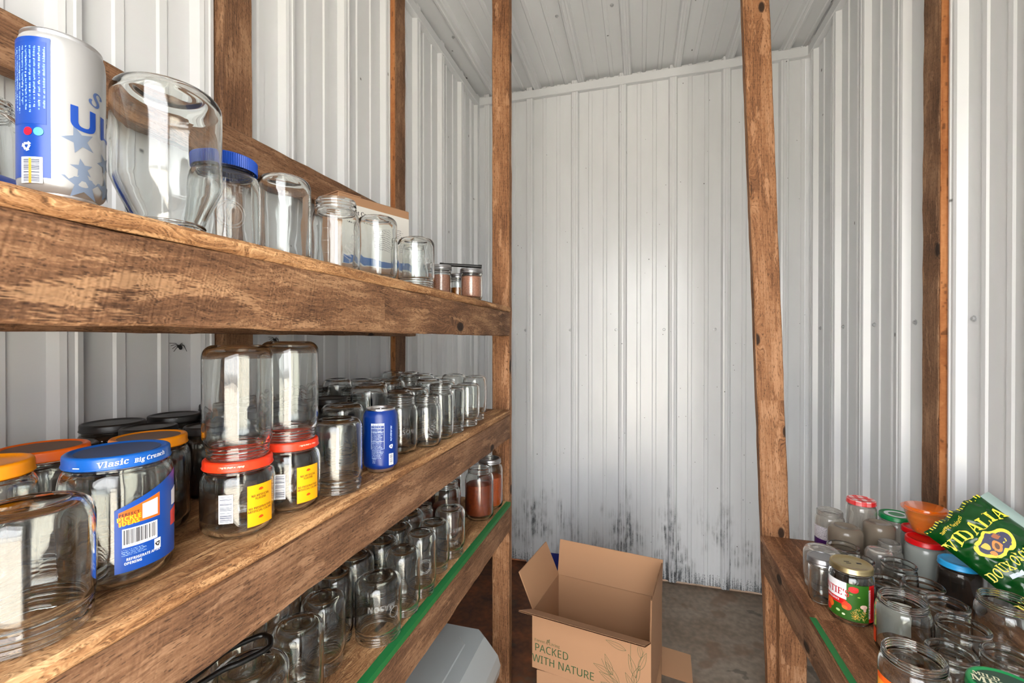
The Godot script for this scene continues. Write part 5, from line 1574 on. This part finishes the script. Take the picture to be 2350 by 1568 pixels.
# corrugated card: two liners with a wave between; w along x, h along y, in the plane z = 0
func card_mesh(w: float, h: float, th := 0.0042) -> ArrayMesh:
	var b := Buf.new()
	boxed(b, Vector3(-w / 2, 0, th / 2 - 0.0007), Vector3(w / 2, h, th / 2), 0.0002, 3.0)
	boxed(b, Vector3(-w / 2, 0, -th / 2), Vector3(w / 2, h, -th / 2 + 0.0007), 0.0002, 3.0)
	var n := int(w / 0.0045)
	var z0 := th / 2 - 0.0008
	for i in n:
		var xa := -w / 2 + w * i / n
		var xb := -w / 2 + w * (i + 1) / n
		var s := 1.0 if i % 2 == 0 else -1.0
		var a := Vector3(xa, 0.0006, -z0 * s)
		var c := Vector3(xb, 0.0006, z0 * s)
		b.quad(a, c, c + Vector3.UP * (h - 0.0012), a + Vector3.UP * (h - 0.0012), Vector3(-(c.z - a.z), 0, c.x - a.x).normalized())
	return b.mesh()

func ribbon(b: Buf, pts: PackedVector2Array, w: float, z: float) -> void:
	for i in pts.size() - 1:
		var d := (pts[i + 1] - pts[i]).normalized()
		var o := Vector2(-d.y, d.x) * w * 0.5
		var p0 := pts[i] - d * w * 0.2
		var p1 := pts[i + 1] + d * w * 0.2
		b.quad(Vector3(p0.x - o.x, p0.y - o.y, z), Vector3(p1.x - o.x, p1.y - o.y, z), Vector3(p1.x + o.x, p1.y + o.y, z), Vector3(p0.x + o.x, p0.y + o.y, z), Vector3.BACK)

func leaf_lines(b: Buf, root: Vector2, dir: float, l: float, wd: float, z: float) -> void:
	var tip := root + Vector2(l, 0).rotated(dir)
	for s in [-1.0, 1.0]:
		var pts := PackedVector2Array()
		for k in 13:
			var u := k / 12.0
			pts.append(root + Vector2(l * u, s * wd * sin(PI * pow(u, 0.8))).rotated(dir))
		ribbon(b, pts, 0.0011, z)
	ribbon(b, PackedVector2Array([root, root.lerp(tip, 0.85)]), 0.0009, z)

func floor_things() -> void:
	# open carton in the aisle
	var w := 0.389
	var d := 0.260
	var h := 0.194
	var t := thing("cardboard_box", "open brown cardboard box printed PACKED WITH NATURE in the aisle", "box", Vector3(-0.138, 0.1862, -1.568))
	t.rotation.y = -0.165
	var cw := card_mesh(w, h)
	var cd := card_mesh(d - 0.009, h)
	var front := part("front_panel", cw, M.card_a, t, Vector3(0, 0.001, d / 2 - 0.0021))
	var rear := part("rear_panel", cw, M.card_b, t, Vector3(0, 0.001, -d / 2 + 0.0021))
	for s in [-1.0, 1.0]:
		var o := part("side_panel", cd, M.card_b, t, Vector3(s * (w / 2 - 0.0021), 0.001, 0))
		o.rotation.y = PI / 2
	part("bottom_panel", box_mesh(Vector3(w - 0.009, 0.004, d - 0.009), 0.0003), M.card_b, t, Vector3(0, 0.003, 0))
	# flaps: hinge on the rim, turned about it
	var fw := card_mesh(w, 0.128)
	var fd := card_mesh(d - 0.004, 0.128)
	var o := part("flap", fw, M.card_b, t, Vector3(0, h + 0.0015, d / 2 - 0.002))
	o.rotation = Vector3(PI / 2 - 0.475, 0, 0)
	o = part("flap", fw, M.card_a, t, Vector3(0, h + 0.0015, -d / 2 + 0.002))
	o.rotation = Vector3(-0.22, 0, 0)
	o = part("flap", fd, M.card_b, t, Vector3(w / 2 - 0.002, h + 0.0015, 0))
	o.rotation = Vector3(0.02, PI / 2, 0)
	o = part("flap", fd, M.card_b, t, Vector3(-w / 2 + 0.002, h + 0.0015, 0))
	o.basis = Basis(Vector3.BACK, 0.42) * Basis(Vector3.UP, PI / 2)
	# print on the front panel
	var ink := plain("green_ink", Color(0.13, 0.30, 0.16), 0.7)
	var tx := part("lettering", flat_text("PACKED", 0.0245, sans), ink, front, Vector3(-0.126, 0.072, 0.0024))
	tx = part("lettering", flat_text("WITH NATURE", 0.0245, sans), ink, front, Vector3(-0.0865, 0.034, 0.0024))
	tx = part("small_logo", flat_text("Forest & Living", 0.0085, serif_bold), plain("faded_green_ink", Color(0.38, 0.36, 0.22), 0.7), front, Vector3(-0.141, 0.097, 0.0024))
	var b := Buf.new()
	leaf_lines(b, Vector2(-0.136, 0.100), 1.2, 0.012, 0.003, 0.0024)
	leaf_lines(b, Vector2(-0.136, 0.100), 2.0, 0.009, 0.0025, 0.0024)
	part("leaf_logo", b.mesh(), ink, front)
	b = Buf.new()
	for q in [[0.155, 0.005, 1.45, 0.16], [0.13, 0.005, 2.3, 0.13], [0.165, 0.01, 1.75, 0.17]]:
		var pts := PackedVector2Array()
		for k in 9:
			pts.append(Vector2(q[0], q[1]) + Vector2(q[3] * k / 8.0, 0.012 * sin(k / 8.0 * PI)).rotated(q[2]))
		ribbon(b, pts, 0.0011, 0.0024)
	for q in [[0.105, 0.030, 2.75, 0.075, 0.010], [0.100, 0.036, 2.2, 0.075, 0.010], [0.075, 0.062, 2.85, 0.060, 0.009], [0.078, 0.060, 1.95, 0.065, 0.009], [0.120, 0.016, 3.0, 0.080, 0.010], [0.140, 0.050, 1.25, 0.070, 0.010], [0.150, 0.075, 1.9, 0.070, 0.010], [0.158, 0.100, 1.2, 0.065, 0.009], [0.120, 0.150, 2.9, 0.065, 0.009], [0.148, 0.030, 2.1, 0.060, 0.009], [0.165, 0.140, 1.7, 0.045, 0.007]]:
		leaf_lines(b, Vector2(q[0], q[1]), q[2], q[3], q[4], 0.0024)
	part("leaf_drawing", b.mesh(), plain("leaf_ink", Color(0.33, 0.37, 0.24), 0.7), front)
	# plain carton under it with one flap folded out
	t = thing("cardboard_box", "plain brown cardboard box under the printed box, one flap folded out", "box", Vector3(-0.13, 0, -1.585))
	t.rotation.y = -0.05
	b = Buf.new()
	boxed(b, Vector3(-0.20, 0.001, -0.14), Vector3(0.20, 0.181, 0.125), 0.002)
	part("body", b.mesh(), M.card_a, t)
	o = part("flap", card_mesh(0.14, 0.098), M.card_b, t, Vector3(0.2005, 0.1800, -0.065))
	o.basis = Basis(Vector3.BACK, -PI / 2 - 0.10) * Basis(Vector3.UP, PI / 2)
	# pale grey cooler under the lowest shelf
	t = thing("cool_box", "pale grey plastic cool box with a sloped lid, under the lowest shelf", "cool box", Vector3(-0.66, 0, -1.05))
	var gp := plain("grey_plastic", Color(0.60, 0.625, 0.63), 0.45)
	b = Buf.new()
	stack_into(b, [[0.0, -0.19, -0.24, 0.215, 0.24, 0.03], [0.02, -0.20, -0.25, 0.225, 0.25, 0.035], [0.285, -0.215, -0.262, 0.238, 0.262, 0.035]])
	part("tub", b.mesh(), gp, t)
	b = Buf.new()
	stack_into(b, [[0.287, -0.22, -0.266, 0.252, 0.266, 0.035], [0.315, -0.222, -0.268, 0.256, 0.268, 0.035], [0.345, -0.217, -0.266, 0.248, 0.264, 0.035], [0.388, -0.200, -0.258, 0.214, 0.250, 0.030], [0.398, -0.194, -0.252, 0.206, 0.244, 0.028]])
	stack_into(b, [[0.3982, -0.150, -0.205, 0.165, 0.20, 0.03], [0.4005, -0.147, -0.202, 0.162, 0.197, 0.03]])
	part("lid", b.mesh(), gp, t)
	b = Buf.new()
	var hp := PackedVector3Array()
	for k in 13:
		var a := PI * k / 12.0
		hp.append(Vector3(0.262, 0.20 - 0.055 * sin(a), -0.10 * cos(a)))
	tube_into(b, hp, 0.009, 8)
	part("handle", b.mesh(), gp, t)
	# blue bag behind the carton
	t = thing("plastic_bag", "blue plastic bag with a white stripe standing behind the printed box", "bag", Vector3(-0.33, 0, -2.02))
	b = Buf.new()
	var pts2 := []
	var uv2 := []
	var nz := noise(55, 9.0, 2)
	for i in 15:
		for j in 25:
			var a := TAU * j / 24.0
			var yy := 0.318 * i / 14.0
			var fl := sqrt(clampf(1.0 - pow(i / 14.0, 4.0), 0.0, 1.0)) * (0.75 + 0.25 * minf(1.0, i / 2.0)) * (0.0 if i == 0 else 1.0)
			var rr := 1.0 + 0.12 * nz.get_noise_3d(cos(a) * 0.1, yy, sin(a) * 0.1)
			pts2.append(Vector3(cos(a) * 0.105 * rr * maxf(fl, 0.8 if i > 0 else 0.0), yy, sin(a) * 0.05 * rr * fl))
			uv2.append(Vector2(j / 24.0, i / 14.0))
	b.sheet(pts2, 15, 25, uv2, -1.0)
	part("bag_film", b.mesh(), plain("blue_film", Color(0.02, 0.09, 0.40), 0.3), t)
	b = Buf.new()
	for k in 10:
		var x := 0.055 + 0.003 * sin(k)
		b.quad(Vector3(x, 0.20 + k * 0.011, 0.062), Vector3(x + 0.006, 0.20 + k * 0.011, 0.062), Vector3(x + 0.006, 0.211 + k * 0.011, 0.062), Vector3(x, 0.211 + k * 0.011, 0.062), Vector3.BACK)
	part("white_stripe", b.mesh(), M.white_ink, t)
	# two dead spiders on the metal wall under the top shelf
	for q in [[Vector3(XL + 0.001, 1.285, -0.714), "thin dead spider hanging on the metal wall under the top shelf, by the upturned stack"], [Vector3(XL + 0.001, 1.299, -0.971), "small curled brown spider on the metal wall just under the rear rail"]]:
		t = thing("spider", q[1], "spider", q[0])
		b = Buf.new()
		for sgm in [[Vector3(0.003, 0, 0), 0.0026, 0.0032], [Vector3(0.003, -0.003, -0.0045), 0.0034, 0.0045]]:
			lathe_at(b, sgm[0], sgm[1], sgm[2])
		part("body", b.mesh(), M.black_ink, t)
		b = Buf.new()
		for k in 8:
			var s := 1.0 if k % 2 == 0 else -1.0
			var u := (k / 2 - 1.5) * 0.5
			tube_into(b, PackedVector3Array([Vector3(0.003, 0, 0), Vector3(0.007, 0.004 + u * 0.003, s * 0.006 + u * 0.004), Vector3(0.002, -0.002 + u * 0.012, s * 0.014 + u * 0.006)]), 0.0005, 5)
		part("legs", b.mesh(), M.black_ink, t)

func lathe_at(b: Buf, c: Vector3, r: float, hy: float) -> void:
	var k := b.v.size()
	var pr := PackedVector2Array()
	for i in 9:
		var a := PI * i / 8.0
		pr.append(Vector2(r * sin(a), -hy * cos(a)))
	lathe_into(b, pr, 12)
	for i in range(k, b.v.size()):
		b.v[i] += c
